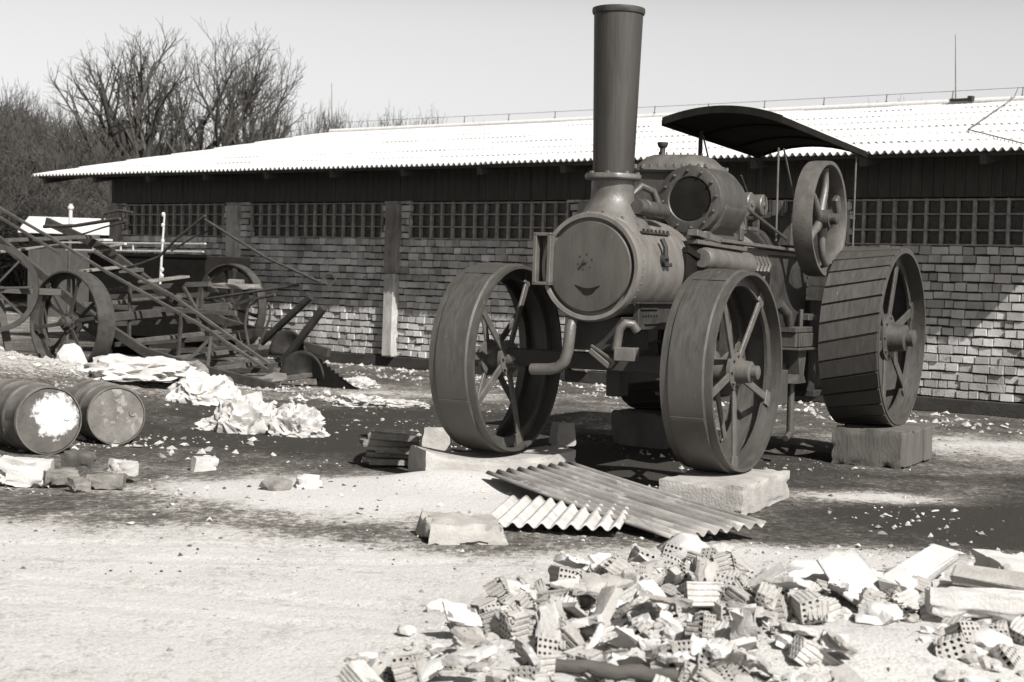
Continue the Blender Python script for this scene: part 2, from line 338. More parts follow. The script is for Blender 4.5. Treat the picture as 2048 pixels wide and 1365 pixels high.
# ------------------------------------------------------------------ shed
UL, UR, CF, CB = -26.73, -7.0, 20.05, 35.0
shed = empty('brick_shed', WP((UL+UR)/2, CF, 0), -bet, 'long low brick shed with white corrugated roof behind the engine', 'shed')
sinv = Matrix.Rotation(bet, 4, 'Z') @ Matrix.Translation(-shed.location)
def L(u, c, z): return (u-(UL+UR)/2, c-CF, z)     # shed-local
piers = [-26.55, -23.0, -18.9, -14.8, -10.75, -7.15]
wins = [(-26.25, -23.35), (-22.55, -19.2), (-18.55, -15.2), (-14.45, -11.1), (-10.35, -7.4)]
WZ0, WZ1 = 2.20, 2.83
b = MB(); rows = 0; z = .20; rb = random.Random(3)
while z < 2.86:
    hgt = .118+rb.uniform(-.006, .006); u = UL+rb.uniform(0, .12)
    while u < UR:
        wd = rb.choice((.13, .15, .17, .17, .19, .24))+rb.uniform(-.01, .01); u2 = min(u+wd, UR)
        mid = (u+u2)/2; skip = any(a-.02 < mid < c_+.02 for a, c_ in wins) and z+hgt > WZ0+.02
        if not skip and u2-u > .05:
            c0 = CF-rb.uniform(-.014, .024); j = lambda: rb.uniform(-.007, .007)
            z0, z1 = z+.009+j(), z+hgt-.013+j(); ti = rb.uniform(-.012, .012)
            f = [L(u+.008+j()*.6, c0, z0), L(u2-.008+j()*.6, c0+ti, z0+j()), L(u2-.008+j()*.6, c0+ti, z1+j()), L(u+.008+j()*.6, c0, z1)]
            bk = [(p[0], .05, p[2]) for p in f]
            b.add(f+bk, [[0, 1, 2, 3], [0, 4, 5, 1], [1, 5, 6, 2], [2, 6, 7, 3], [3, 7, 4, 0]])
        u = u2
    z += hgt
wall = b.build('wall', M['brick'], shed)
b = MB()
for u0, u1 in zip([UL]+[q[1] for q in wins], [q[0] for q in wins]+[UR]): b.box(L((u0+u1)/2, CF+.14, 1.65), (u1-u0, .22, 2.9), ch=.001)
for u0, u1 in wins: b.box(L((u0+u1)/2, CF+.14, 1.2), (u1-u0, .22, 2.0), ch=.001); b.box(L((u0+u1)/2, CF+.14, 2.97), (u1-u0, .22, .26), ch=.001)
b.box(L(UL+.1, (CF+CB)/2, 1.7), (.2, CB-CF-.6, 3.4), ch=.001); b.box(L(UR-.1, (CF+CB)/2, 1.7), (.2, CB-CF-.6, 3.4), ch=.001); b.box(L((UL+UR)/2, CB, 1.7), (UR-UL, .25, 3.4), ch=.001)
b.build('wall_core', M['mortar'], shed)
b = MB(); b.box(L((UL+UR)/2, CF+.055, .095), (UR-UL, .19, .19), ch=.01)
b.build('shade_plinth', M['shade_plinth'], shed)
b = MB(); u = UL
while u < UR:
    wd = .16+rb.uniform(-.02, .02); b.box(L(u+wd/2, CF-.012+rb.uniform(-.006, .006), 3.12), (wd-.006, .03, .55), ch=.003); u += wd
b.build('eave_shade_boards', M['under'], shed)  # dark plank colour paints in the deep shade under the eave
for u in piers:
    b = MB(); b.box(L(u, CF-.035, 2.21), (.29, .14, 1.2), ch=.02, jit=.008); pr = b.build('pier', M['pier_pale' if u == -23.0 else 'pier'], shed)
    b = MB(); b.box(L(u+.01, CF-.045, .895), (.30 if u != -18.9 else .25, .15, 1.42), ch=.02, jit=.012); b.build('whitewashed_foot', M['whitewash'] if u in (-18.9,) else M['pier'], pr)
for (u0, u1) in wins:
    b = MB(); n = round((u1-u0)/.232); st = (u1-u0)/n
    for i in range(n+1):
        b.box(L(u0+i*st, CF+.02+rb.uniform(-.006, .006), (WZ0+WZ1)/2), (.028+rb.uniform(0, .016), .07, WZ1-WZ0), ch=.008, jit=.004)
    for zz in (WZ0+.015, 2.41, 2.62, WZ1-.02):
        b.box(L((u0+u1)/2, CF+.012, zz), (u1-u0, .05, .017+rb.uniform(0, .010)), ch=.006, jit=.003)
    wo_ = b.build('window', M['lattice'], shed)
    b = MB(); rg = random.Random(int(u0*10))
    for i in range(n):
        for (za, zb) in ((WZ0+.02, 2.40), (2.42, 2.61), (2.63, WZ1-.03)):
            x0, x1 = u0+i*st+.02, u0+(i+1)*st-.02
            if u0 < -12 and rg.random() < .75: continue          # most of the lattice openings are empty and dark
            m_ = 7
            for q in range(m_):                                   # pressed diagonal ribs of the blocks
                f0, f1 = q/m_, (q+.55)/m_
                b.add([L(x0+(x1-x0)*f0, CF+.05, za), L(x0+(x1-x0)*f1, CF+.05, za), L(min(x1, x0+(x1-x0)*(f1+.3)), CF+.045, zb), L(min(x1, x0+(x1-x0)*(f0+.3)), CF+.045, zb)], [[0, 1, 2, 3]])
    b.box(L((u0+u1)/2, CF+.12, (WZ0+WZ1)/2), (u1-u0, .1, WZ1-WZ0), ch=.002)
    b.build('glass', M['glass'], wo_)
# roof
RU0, RU1, EC, RC, EZ, TP = -28.15, -6.15, 19.1, 27.5, 3.37, .192
b = MB(); wl = .112; nu = int((RU1-RU0)/wl*8); nr = 7; rr = random.Random(5)
for k in range(nr):
    c0 = EC+(RC-EC)*k/nr-(.0 if k == 0 else .10); c1 = EC+(RC-EC)*(k+1)/nr; rows_ = []
    for f in (0, .5, 1):
        c_ = c0+(c1-c0)*f; row = []
        for i in range(nu+1):
            u = RU0+(RU1-RU0)*i/nu; ph = 2*math.pi*u/wl; sh = math.floor(u/.95)
            dz = .012*noise.noise((sh*3.7, k*5.1, 1)) + .015*noise.noise((u*.25, c_*.3, 7))
            row.append(L(u, c_+(.02*noise.noise((sh*2.1, k*1.7, 4)) if k == 0 or f else 0), EZ+(c_-EC)*TP+.026*math.sin(ph)+dz+(.008 if f == 0 and k else 0)+(-.0 if f < 1 else -.012)))
        rows_.append(row)
    b.grid(rows_)
roof = b.build('roof', M['roofing'], shed, solid=.008, auto=False)
b = MB(); b.add([L(RU0, RC, EZ+(RC-EC)*TP), L(RU1, RC, EZ+(RC-EC)*TP), L(RU1, 2*RC-EC, EZ), L(RU0, 2*RC-EC, EZ)], [[0, 1, 2, 3]]); b.build('back_slope', M['roofing'], roof, solid=.02)
b = MB(); b.lathe(L(RU0, RC, EZ+(RC-EC)*TP+.02), (1, 0, 0), [(0, .07), (RU1-RU0, .07)], 10); b.build('ridge_cap', M['roofing'], roof)
b = MB()
for i in range(14):
    u = RU0+.3+i*(RU1-RU0-.6)/13; b.bar(L(u, EC+.1, EZ-.10), L(u, RC, EZ+(RC-EC)*TP-.10), .09, .14)
for c_ in (EC+.15, CF-.25): b.bar(L(RU0+.1, c_, EZ+(c_-EC)*TP-.062), L(RU1-.1, c_, EZ+(c_-EC)*TP-.062), .09, .05)
b.build('rafters', M['under'], shed)
b = MB(); rz = EZ+(RC-EC)*TP
b.tube([L(RU0+.1, RC, rz+.24), L((RU0+RU1)/2, RC, rz+.225), L(RU1, RC, rz+.24)], .005, 5)
wire = b.build('conductor_wire', M['zinc'], shed)
for i in range(18):
    u = RU0+.4+i*.98*1.32
    if u > RU1: break
    b = MB(); b.tube([L(u, RC, rz), L(u+.02, RC, rz+.24)], .010, 6); b.box(L(u+.01, RC, rz+.1), (.035, .035, .03)); b.build('wire_holder', M['zinc'], wire)
for u, h_ in ((-28.1, 1.2), (-12.15, 1.25)):
    b = MB(); b.tube([L(u, RC, rz), L(u-.06, RC, rz+h_)], [.013, .006], 6); b.build('lightning_rod', M['zinc'], shed)
b = MB(); b.tube([L(-11.0, RC, rz+.24), L(-10.95, RC-.3, rz+.03), L(-9.3, EC+2.4, EZ+2.4*TP+.05), L(-7.5, EC+.05, EZ+.05), L(-7.5, EC, EZ-.1)], .009, 5); b.build('conductor_wire', M['zinc'], shed)
b = MB(); b.box(L(-12.0, RC-.1, rz+.06), (.42, .12, .035)); b.box(L(-11.82, RC-.1, rz+.07), (.09, .12, .09)); b.build('roof_vent', M['dark_iron'], roof)

# ------------------------------------------------------------------ traction engine
ang = R(28.7)
ENG = (.733, 12.26, 0)
eng = empty('ploughing_engine', ENG, -(math.pi/2+ang), 'derelict steam ploughing engine with tall chimney, spoked iron wheels and arched canopy', 'steam engine')
def wheel(parent, cx, cy, cz, RR, wd, side, spokes, hubr, mt_rim, mt_sp, strakes=0, sw=.06, band=True, lab=None, ph=.2):
    """cy = outer face, side=+1 when the outer face looks to +Y; returns the rim (the part) with hub and spokes as sub-parts"""
    yo = cy; yi = cy-side*wd; ym = (yo+yi)/2; b = MB(); th = .022
    prof = [(-wd/2, RR-th-.018), (-wd/2, RR-.016), (wd/2, RR-.016), (wd/2, RR-th-.018)]
    b.lathe((cx, ym, cz), (0, 1, 0), prof, 96, closed=True)
    if band:
        w2 = wd*.33; pb = [(-w2-.012, RR-.017), (-w2, RR), (-w2*.35, RR+.002), (w2*.35, RR-.003), (w2, RR), (w2+.012, RR-.017)]
        b.lathe((cx, ym, cz), (0, 1, 0), pb, 96, closed=True)
        for a in (R(63), R(150), R(240), R(335)):               # butt joints of the outer tyre
            p = Vector((cx+math.cos(a)*(RR+.003), ym, cz+math.sin(a)*(RR+.003))); tdir = Vector((-math.sin(a), 0, math.cos(a)))
            b.bar(p-Vector((0, w2, 0)), p+Vector((0, w2, 0)), .03, .008, up=(math.cos(a), 0, math.sin(a)))
    for s_ in ((-1, 1) if wd > .3 else (0,)):
        b.lathe((cx, ym+s_*wd*.25, cz), (0, 1, 0), [(-.012, RR-.12), (-.012, RR-.03), (.012, RR-.03), (.012, RR-.12)], 72, closed=True)
    if strakes:
        for i in range(strakes):
            a = 2*math.pi*(i+.5)/strakes; da = 2*math.pi/strakes*.90/2; vs = []
            for (yy, sk) in ((-wd/2+.01, -.5), (wd/2-.01, .5)):
                for (aa, r_) in ((a-da, RR-.02), (a+da, RR-.02), (a+da*.97, RR+.014), (a-da*.97, RR+.014)):
                    aa2 = aa+sk*.14; vs.append((cx+math.cos(aa2)*r_, ym+yy, cz+math.sin(aa2)*r_))
            b.add(vs, [[0, 1, 2, 3], [7, 6, 5, 4], [3, 2, 6, 7], [0, 3, 7, 4], [1, 5, 6, 2], [0, 4, 5, 1]])
    rim = b.build('wheel', mt_rim, parent)
    if lab: rim['label'] = lab
    b = MB(); hw = wd*.52
    b.lathe((cx, ym, cz), (0, side, 0), [(-hw, hubr*.6), (-hw, hubr*.75), (-hw*.55, hubr*.8), (-hw*.5, hubr*1.35), (-hw*.35, hubr*1.35), (-hw*.3, hubr*.85), (hw*.3, hubr*.85), (hw*.35, hubr*1.35),
            (hw*.5, hubr*1.35), (hw*.55, hubr*.85), (hw*1.05, hubr*.75), (hw*1.1, hubr*.5), (hw*1.32, hubr*.48), (hw*1.36, hubr*.3), (hw*1.36, 0)], 32)
    for i in range(8):
        a = i*math.pi/4; b.lathe((cx+math.cos(a)*hubr*1.12, ym+side*hw*.5, cz+math.sin(a)*hubr*1.12), (0, side, 0), [(0, .014), (.022, .014)], 6, smooth=False)
    b.build('hub', mt_sp, rim)
    for i in range(spokes):
        a = 2*math.pi*i/spokes+ph; s_ = 1 if i % 2 else -1
        p = (cx+math.cos(a)*hubr*.9, ym+s_*hw*.42, cz+math.sin(a)*hubr*.9); q = (cx+math.cos(a)*(RR-.035), ym+s_*wd*.25+s_*.02, cz+math.sin(a)*(RR-.035))
        b = MB(); b.bar(p, q, sw, .02, up=(0, 1, 0))
        e_ = Vector(q); b.bar(e_-Vector((math.cos(a), 0, math.sin(a)))*.09, e_, sw*1.9, .016, up=(0, 1, 0))
        b.build('spoke', mt_sp, rim)
    return rim
AZ = .964
wheel(eng, 0, 1.15, AZ, .75, .39, 1, 10, .105, M['tread'], M['iron_light'], lab='front wheel beside the concrete block, its tread in full sun', ph=.35)
wheel(eng, 0, -.76, AZ, .75, .39, 1, 10, .105, M['tread'], M['iron_light'], lab='front wheel standing on the curved slab', ph=.05)
wheel(eng, -3.58, 1.32, 1.16, .82, .55, 1, 12, .16, M['tread'], M['iron'], strakes=30, sw=.085, band=False, lab='broad hind wheel shod with slanted iron strakes', ph=.2)
wheel(eng, -3.58, -1.32, 1.16, .82, .55, -1, 12, .16, M['tread'], M['iron'], strakes=30, sw=.085, band=False, ph=.1)
# boiler and smokebox
BZ = 1.70
b = MB(); b.lathe((.35, 0, BZ), (-1, 0, 0), [(.035, .300), (.035, .385), (.0, .398), (.03, .405), (.045, .405), (.05, .398), (.98, .398), (.985, .39), (1.0, .385)], 72)
sb = b.build('smokebox', M['boiler'], eng)
b = MB(); b.lathe((.335, 0, BZ), (1, 0, 0), [(-.02, .372), (.018, .366), (.030, .370), (.032, .398), (.0, .412), (-.03, .412)], 72, caps=False); b.build('door_ring', M['boiler'], sb)
b = MB(); b.lathe((.342, 0, BZ), (1, 0, 0), [(-.03, .335), (.012, .340), (.024, .332), (.033, .25), (.038, 0)], 72)
door = b.build('smokebox_door', M['door'], sb)
b = MB(); b.lathe((.370, -.03, 1.735), (1, 0, 0), [(0, .078), (.0065, .076), (.0066, 0)], 24); b.lathe((.374, -.03, 1.735), (1, 0, 0), [(0, .022), (.012, .02), (.014, .012), (.035, .012), (.035, 0)], 16)
for i in range(6):
    a = i*math.pi/3+.3; b.lathe((.374, -.03+.058*math.cos(a), 1.735+.058*math.sin(a)), (1, 0, 0), [(0, .010), (.006, .009), (.006, 0)], 8)
b.build('door_boss', M['dark_iron'], door)
b = MB(); pts = []                                         # black plate painting the dark of a curved opening in the door
for i in range(13):
    x = -.105+.21*i/12; pts.append((x, -.02-.025*math.sin(math.pi*i/12)))
low = []
for i in range(12, -1, -1):
    x = -.105+.21*i/12; low.append((x, -.028-.070*math.sin(math.pi*i/12)*(1.0 if 3 < i < 10 else .8)))
b.prism(pts+low, (.3755, -.005, 1.585), (0, 1, 0), (0, 0, 1), (1, 0, 0), .006); b.build('door_hole_shade', M['black'], door)
b = MB()                                                  # rivets round the front and along the seams
for xx in (.27, -.56):
    for i in range(44):
        a = 2*math.pi*i/44; d = Vector((0, math.cos(a), math.sin(a))); b.lathe(Vector((xx, 0, BZ))+d*.397, d, [(0, .008), (.006, .006), (.007, 0)], 6)
b.build('rivets', M['boiler'], sb)
b = MB(); cy_, cz_ = -.375, 1.75                          # open box bracket
for (y0, z0, y1, z1) in ((-.06, -.19, -.06, .19), (.06, -.19, .06, .19)): b.bar((.36, cy_+y0, cz_+z0), (.36, cy_+y1, cz_+z1), .13, .03, up=(0, 1, 0))
for s_ in (-1, 1): b.bar((.36, cy_-.075, cz_+s_*.185), (.36, cy_+.075, cz_+s_*.185), .13, .025)
b.box((.31, cy_, cz_), (.012, .12, .36)); b.build('lamp_bracket', M['iron_light'], eng)
b = MB(); b.bar((.12, .305, 1.972), (-.39, .305, 1.972), .03, .018)
for i in range(7): b.box((.10-.075*i, .315, 1.99), (.016, .02, .02), ch=.003)
b.tube([(-.085, .385, 1.93), (-.09, .415, 1.87), (-.09, .42, 1.78)], .02, 8)
b.lathe((-.09, .41, 1.765), (0, 1, 0), [(-.03, .045), (-.03, .028), (.02, .028), (.02, .045)], 18, closed=True)
b.box((-.16, .41, 1.735), (.06, .05, .03)); b.build('smokebox_fittings', M['dark_iron'], sb)
b = MB(); b.lathe((-.64, 0, BZ), (-1, 0, 0), [(0, .37), (.002, .378), (1.8, .378), (1.8, .3)], 64)
for xx in (-.75, -1.5, -2.25): b.lathe((xx, 0, BZ), (-1, 0, 0), [(0, .376), (.004, .386), (.056, .386), (.06, .376)], 64)
b.build('boiler', M['boiler'], eng)
b = MB(); b.lathe((-2.42, 0, BZ+.02), (-1, 0, 0), [(0, .3), (0, .43), (1.0, .43), (1.0, .3)], 64)
b.box((-2.92, 0, 1.22), (1.0, .86, 1.0)); b.build('firebox', M['dark_iron'], eng)
b = MB(); b.box((-3.95, 0, 1.05), (1.05, .95, .85)); b.box((-4.0, 0, .60), (1.2, 1.1, .06)); b.build('tender', M['dark_iron'], eng)
# chimney
b = MB(); b.lathe((0, 0, 2.41), (0, 0, 1), [(0, .1), (0, .155), (.03, .157), (1.21, .187), (1.215, .197), (1.235, .203), (1.258, .20), (1.262, .188), (1.25, .17), (.5, .14)], 56)
ch = b.build('chimney', M['chimney'], eng)
b = MB(); b.lathe((0, 0, 2.372), (0, 0, 1), [(0, .15), (-.004, .205), (.008, .215), (.03, .215), (.04, .21), (.046, .16)], 48, wob=.03)
for i in range(8):
    a = i*math.pi/4+.2; b.lathe((.19*math.cos(a), .19*math.sin(a), 2.40), (0, 0, 1), [(0, .02), (.028, .018), (.03, 0)], 6, smooth=False)
b.build('chimney_flange', M['iron_light'], ch)
b = MB(); rows_ = []
for k in range(9):
    f = k/8; rr_ = .158+.125*max(0, (f-.45)/.55)**1.8; row = []
    for j in range(57):
        a = 2*math.pi*j/56; x = rr_*math.cos(a); y = rr_*math.sin(a)*1.05; zs = BZ+math.sqrt(max(.402**2-y*y, .01))+.004
        zt = 2.385; row.append((x, y, zt+(zs-zt)*f))
    rows_.append(row)
b.grid(rows_[::-1])
row = rows_[-1]; b.grid([[(p[0], p[1], p[2]+.002) for p in row], [(p[0]*1.02, p[1]*1.02, p[2]-.03) for p in row]][::-1])
for i in range(12):
    a = 2*math.pi*i/12+.2; x = .268*math.cos(a); y = .275*math.sin(a); zs = BZ+math.sqrt(.41**2-y*y)
    b.lathe((x, y, zs-.005), (0, y*.6, 1), [(0, .016), (.022, .014), (.024, 0)], 6, smooth=False)
b.build('chimney_saddle', M['iron_light'], ch)
# cylinder block
b = MB()
b.lathe((-.80, .30, 2.27), (-1, 0, 0), [(0, .20), (0, .262), (.05, .272), (.18, .285), (.48, .285), (.66, .24), (.68, .1)], 56)
b.lathe((-.86, -.02, 2.30), (-1, 0, 0), [(0, .1), (0, .255), (.04, .27), (.60, .27), (.65, .2)], 48)
prof = [(-.30, 2.02), (-.29, 2.30), (-.23, 2.44), (-.20, 2.50), (.34, 2.50), (.43, 2.46), (.56, 2.33), (.585, 2.2), (.52, 2.06), (.40, 1.96), (-.2, 1.96)]
b.prism(prof, (-1.13, 0, 0), (0, 1, 0), (0, 0, 1), (1, 0, 0), .50)
b.prism([(-.36, 1.93), (-.36, 2.03), (.46, 2.03), (.46, 1.93)], (-1.15, 0, 0), (0, 1, 0), (0, 0, 1), (1, 0, 0), .74)
cyl = b.build('cylinder_block', M['iron'], eng)
bv = cyl.modifiers.new('edge', 'BEVEL'); bv.width = .03; bv.segments = 3; bv.limit_method = 'ANGLE'; bv.angle_limit = R(30)
b = MB(); b.lathe((-.80, .315, 2.27), (1, 0, 0), [(-.04, .205), (-.04, .27), (.03, .27), (.035, .262), (.035, .185), (.02, .172), (-.035, .165)], 48)
for i in range(12):
    a = 2*math.pi*i/12+.1; b.lathe((-.765, .315+.228*math.cos(a), 2.27+.228*math.sin(a)), (1, 0, 0), [(0, .014), (.018, .013), (.026, .007), (.026, 0)], 6, smooth=False)
pf = b.build('port_flange', M['iron'], cyl)
b = MB(); b.lathe((-.772, .315, 2.27), (1, 0, 0), [(0, .168), (.002, 0)], 32); b.build('port_bore_shade', M['black'], pf)  # black disc painted in for the shade inside the port
b = MB()                                                  # domed cover with sloping sides
lo = [(-.27, 2.525), (.45, 2.525)]; rings = [(.27, .33, .03, 2.490), (.285, .345, .03, 2.51), (.275, .335, .03, 2.545), (.225, .255, .05, 2.615), (.175, .20, .06, 2.64)]
vs = []; fs = []; nn = 32
for (hx, hy, r_, zz) in rings:
    for j in range(nn):
        a = 2*math.pi*j/nn; ca, sa = math.cos(a), math.sin(a); pw = .45
        vs.append((-1.10+hx*1.0*math.copysign(abs(ca)**pw, ca), .085+hy*math.copysign(abs(sa)**pw, sa), zz+.006*noise.noise((ca*3, sa*3, zz*9))))
for i in range(len(rings)-1):
    for j in range(nn): j2 = (j+1) % nn; fs.append([i*nn+j, i*nn+j2, (i+1)*nn+j2, (i+1)*nn+j])
fs.append([(len(rings)-1)*nn+j for j in range(nn)]); b.add(vs, fs, True)
for i in range(7): b.lathe((-1.0-.03*i, -.06+.05*i, 2.634), (0, 0, 1), [(0, .010), (.035, .008), (.035, 0)], 6)
for i in range(9): b.lathe((-.835, -.20+.07*i, 2.522), (0, 0, 1), [(0, .018), (.034, .016), (.036, 0)], 6, smooth=False)
for i in range(6): b.lathe((-.88-.09*i, .40, 2.53), (0, 0, 1), [(0, .018), (.028, .016), (.03, 0)], 6, smooth=False)
cov = b.build('cylinder_cover', M['iron_light'], cyl)
b = MB(); b.lathe((-.99, -.03, 2.635), (0, 0, 1), [(0, .03), (.012, .022), (.06, .022), (.075, .038), (.10, .045), (.11, .043), (.112, 0)], 20); b.build('valve_cap', M['dark_iron'], cov)
b = MB(); b.lathe((.06, .235, 2.165), (-1, .05, -.03), [(0, .02), (0, .055), (.03, .06), (.44, .06), (.47, .05), (.47, 0)], 24); b.lathe((-.05, .235, 2.165), (-1, .05, -.03), [(0, .06), (.005, .066), (.03, .066), (.035, .06)], 24)
b.tube([(-.25, .02, 2.1), (-.27, .03, 2.27), (-.33, .09, 2.345), (-.42, .15, 2.31), (-.47, .18, 2.2)], .03, 10); b.build('steam_pipe', M['iron'], eng)
# governor, motion, rods
for i, xx in enumerate((-2.20, -2.52)):
    b = MB(); b.lathe((xx, .17, 2.315), (0, 1, 0), [(0, .05), (0, .092), (.01, .098), (.13, .098), (.14, .09), (.14, .0)], 36)
    b.lathe((xx, .31, 2.315), (0, 1, 0), [(0, .028), (.012, .026), (.012, 0)], 14); gv = b.build('governor_pulley', M['iron_light'], eng)
b = MB(); b.bar((-2.2, .24, 2.315), (-2.2, .24, 2.05), .05, .05); b.bar((-2.52, .24, 2.315), (-2.52, .24, 2.05), .05, .05); b.tube([(-1.72, .36, 2.16), (-2.05, .32, 2.30)], .022, 8)
b.box((-1.76, .38, 2.22), (.16, .10, .09), (0, .4, 0)); b.tube([(-1.74, .42, 2.26), (-2.6, .5, 2.02)], .014, 7); b.tube([(-2.45, .2, 2.36), (-2.2, .2, 2.56)], .007, 6)
b.tube([(-1.66, .4, 2.13), (-1.66, .44, 2.05)], .035, 8); b.box((-1.9, .42, 2.08), (.2, .05, .035)); b.box((-1.55, .44, 2.02), (.08, .08, .10))
b.bar((-2.2, .05, 2.12), (-3.3, .05, 2.12), .16, .10); b.box((-2.98, .30, 2.12), (.22, .3, .30)); b.box((-2.75, .36, 2.30), (.08, .1, .14)); b.build('valve_motion', M['iron'], eng)
b = MB(); b.lathe((-3.05, -.62, 2.22), (0, 1, 0), [(0, .045), (1.42, .045)], 20); b.build('crankshaft', M['dark_iron'], eng)
# flywheel
b = MB(); fx, fy, fz, fr = -3.06, .655, 2.225, .527
b.lathe((fx, fy, fz), (0, 1, 0), [(-.085, fr-.035), (-.088, fr-.004), (-.05, fr), (.05, fr), (.088, fr-.004), (.085, fr-.035), (.03, fr-.05), (-.03, fr-.05)], 96, closed=True)
fly = b.build('flywheel', M['iron_light'], eng)
b = MB(); b.lathe((fx, fy-.10, fz), (0, 1, 0), [(0, .05), (0, .085), (.20, .085), (.20, .055), (.26, .05), (.27, .03), (.27, 0)], 32); b.box((fx-.08, fy+.12, fz+.13), (.10, .06, .16), (0, .5, 0), .02); b.build('hub', M['iron'], fly)
for i in range(5):
    a0 = 2*math.pi*i/5+.45; pts = []; rs = []
    for k in range(9):
        f = k/8; r_ = .07+(fr-.05-.07)*f; a = a0+.42*math.sin(math.pi*f)*(1 if f < 1 else 1)*.55; pts.append((fx+math.cos(a)*r_, fy, fz+math.sin(a)*r_)); rs.append(.042-.016*f+.012*max(0, f-.85)/.15)
    b = MB(); b.tube(pts, rs, 10); b.build('spoke', M['iron_light'], fly)
# side rails, pipes, plates
b = MB(); b.bar((-1.10, .43, 1.955), (-3.35, .43, 1.925), .10, .028); b.bar((-.62, .41, 2.0), (-1.12, .42, 1.955), .09, .05)
b.bar((-.66, .40, 1.93), (-1.7, .42, 1.90), .10, .035); b.bar((-1.15, .39, 1.89), (-3.3, .39, 1.87), .02, .08)
for i in range(9): b.lathe((-.78-.06*i, .44, 1.985-.003*i), (0, 0, 1), [(0, .016), (.022, .014), (.022, 0)], 6, smooth=False)
b.build('guide_rail', M['iron_light'], eng)
b = MB(); b.lathe((-.72, .46, 1.80), (-1, 0, -.03), [(0, .02), (0, .07), (.02, .085), (.06, .092), (.9, .092), (.92, .105), (.98, .105), (1.0, .09), (1.35, .085), (1.37, 0)], 28)
for i in range(4): b.tube([(-1.70-.09*i, .54, 1.84), (-1.74-.09*i, .56, 1.78), (-1.72-.09*i, .55, 1.72)], .018, 7)
b.build('feed_pipe', M['iron_light'], eng)
b = MB(); b.bar((-.52, .40, 1.86), (-.78, .42, 1.80), .06, .05); b.box((-.62, .37, 1.66), (.22, .10, .34)); b.box((-1.0, .36, 1.45), (.9, .10, .5)); b.build('side_bracket', M['black'], eng)
b = MB(); b.box((-.02, .36, 1.34), (.62, .05, .20)); b.box((-.02, .395, 1.442), (.80, .05, .012), ch=.002); b.box((.12, .391, 1.40), (.30, .02, .012), ch=.002); b.box((.02, .391, 1.29), (.34, .02, .012), ch=.002)
for i in range(6): b.box((.22-.05*i, .391, 1.355), (.018, .02, .018), ch=.003)
b.build('side_plate', M['dark_iron'], eng)
b = MB(); b.box((-.05, 0, 1.20), (.50, .42, .26)); b.box((0, 0, .98), (.16, 1.75, .13)); b.lathe((0, -1.12, AZ), (0, 1, 0), [(0, .05), (2.25, .05)], 16); b.lathe((0, 0, 1.04), (0, 0, 1), [(0, .13), (.12, .13)], 24)
b.box((-.16, .02, .92), (.16, .12, .42)); b.bar((-.1, .0, .86), (-2.6, .0, .86), .10, .12); b.build('front_axle', M['dark_iron'], eng)
b = MB(); b.tube([(.30, -.148, 1.31), (.345, -.150, 1.24), (.35, -.156, 1.14), (.35, -.164, 1.06), (.35, -.186, .985), (.35, -.235, .935), (.35, -.31, .918), (.34, -.47, .908)], .044, 14); b.build('steering_arm', M['iron_light'], eng)
b = MB(); b.tube([(.28, .37, 1.235), (.31, .345, 1.285), (.34, .30, 1.29), (.35, .262, 1.25), (.35, .248, 1.18), (.35, .238, 1.09)], .034, 12)
b.bar((.35, .03, 1.115), (.35, .225, 1.005), .014, .02); b.bar((.35, .02, 1.08), (.35, .185, .965), .02, .04); b.prism([(.0, 0), (.2, -.11), (.16, -.16), (-.0, -.06)], (.335, .03, 1.11), (0, 1, 0), (0, 0, 1), (1, 0, 0), .012)
b.box((.30, .30, 1.06), (.16, .16, .10), (0, 0, .2)); b.build('towing_hook', M['iron_light'], eng)
b = MB(); b.lathe((-2.25, 0, .60), (0, 0, 1), [(0, .2), (0, .52), (.03, .52), (.035, .36), (.28, .36), (.285, .52), (.315, .52), (.315, .2)], 56); b.build('winding_drum', M['dark_iron'], eng)
b = MB(); b.box((-1.75, .45, 1.15), (.9, .10, .5)); b.box((-2.62, .62, 1.22), (.50, .16, .05)); b.box((-2.62, .62, 1.13), (.44, .14, .13))
for i in range(9): b.box((-2.44-.045*i, .70, 1.13), (.022, .03, .12), ch=.003)
b.box((-2.62, .64, 1.05), (.52, .20, .022)); b.prism([(-.12, 0), (.12, 0), (.06, -.22), (.13, -.30), (-.13, -.30), (-.06, -.22)], (-2.65, .62, 1.04), (1, 0, 0), (0, 0, 1), (0, 1, 0), .1)
b.tube([(-2.15, .6, 1.45), (-2.35, .62, 1.36), (-2.42, .62, 1.22)], [.05, .045, .03], 10); b.tube([(-2.66, .64, 1.40), (-2.66, .64, 1.24)], .02, 8); b.box((-2.85, .64, 1.33), (.24, .1, .06)); b.box((-2.2, .58, .72), (.3, .14, .3))
b.prism([(-.25, .1), (.22, .14), (.10, -.14), (-.12, -.1)], (-2.4, .5, .8), (1, 0, 0), (0, 0, 1), (0, 1, 0), .1); b.build('gear_bracket', M['iron'], eng)
b = MB(); b.tube([(-2.72, .55, .75), (-2.72, .56, .28)], .035, 10); b.tube([(-2.72, .56, .28), (-2.60, .56, .24)], .03, 8); b.build('drain_pipe', M['iron'], eng)
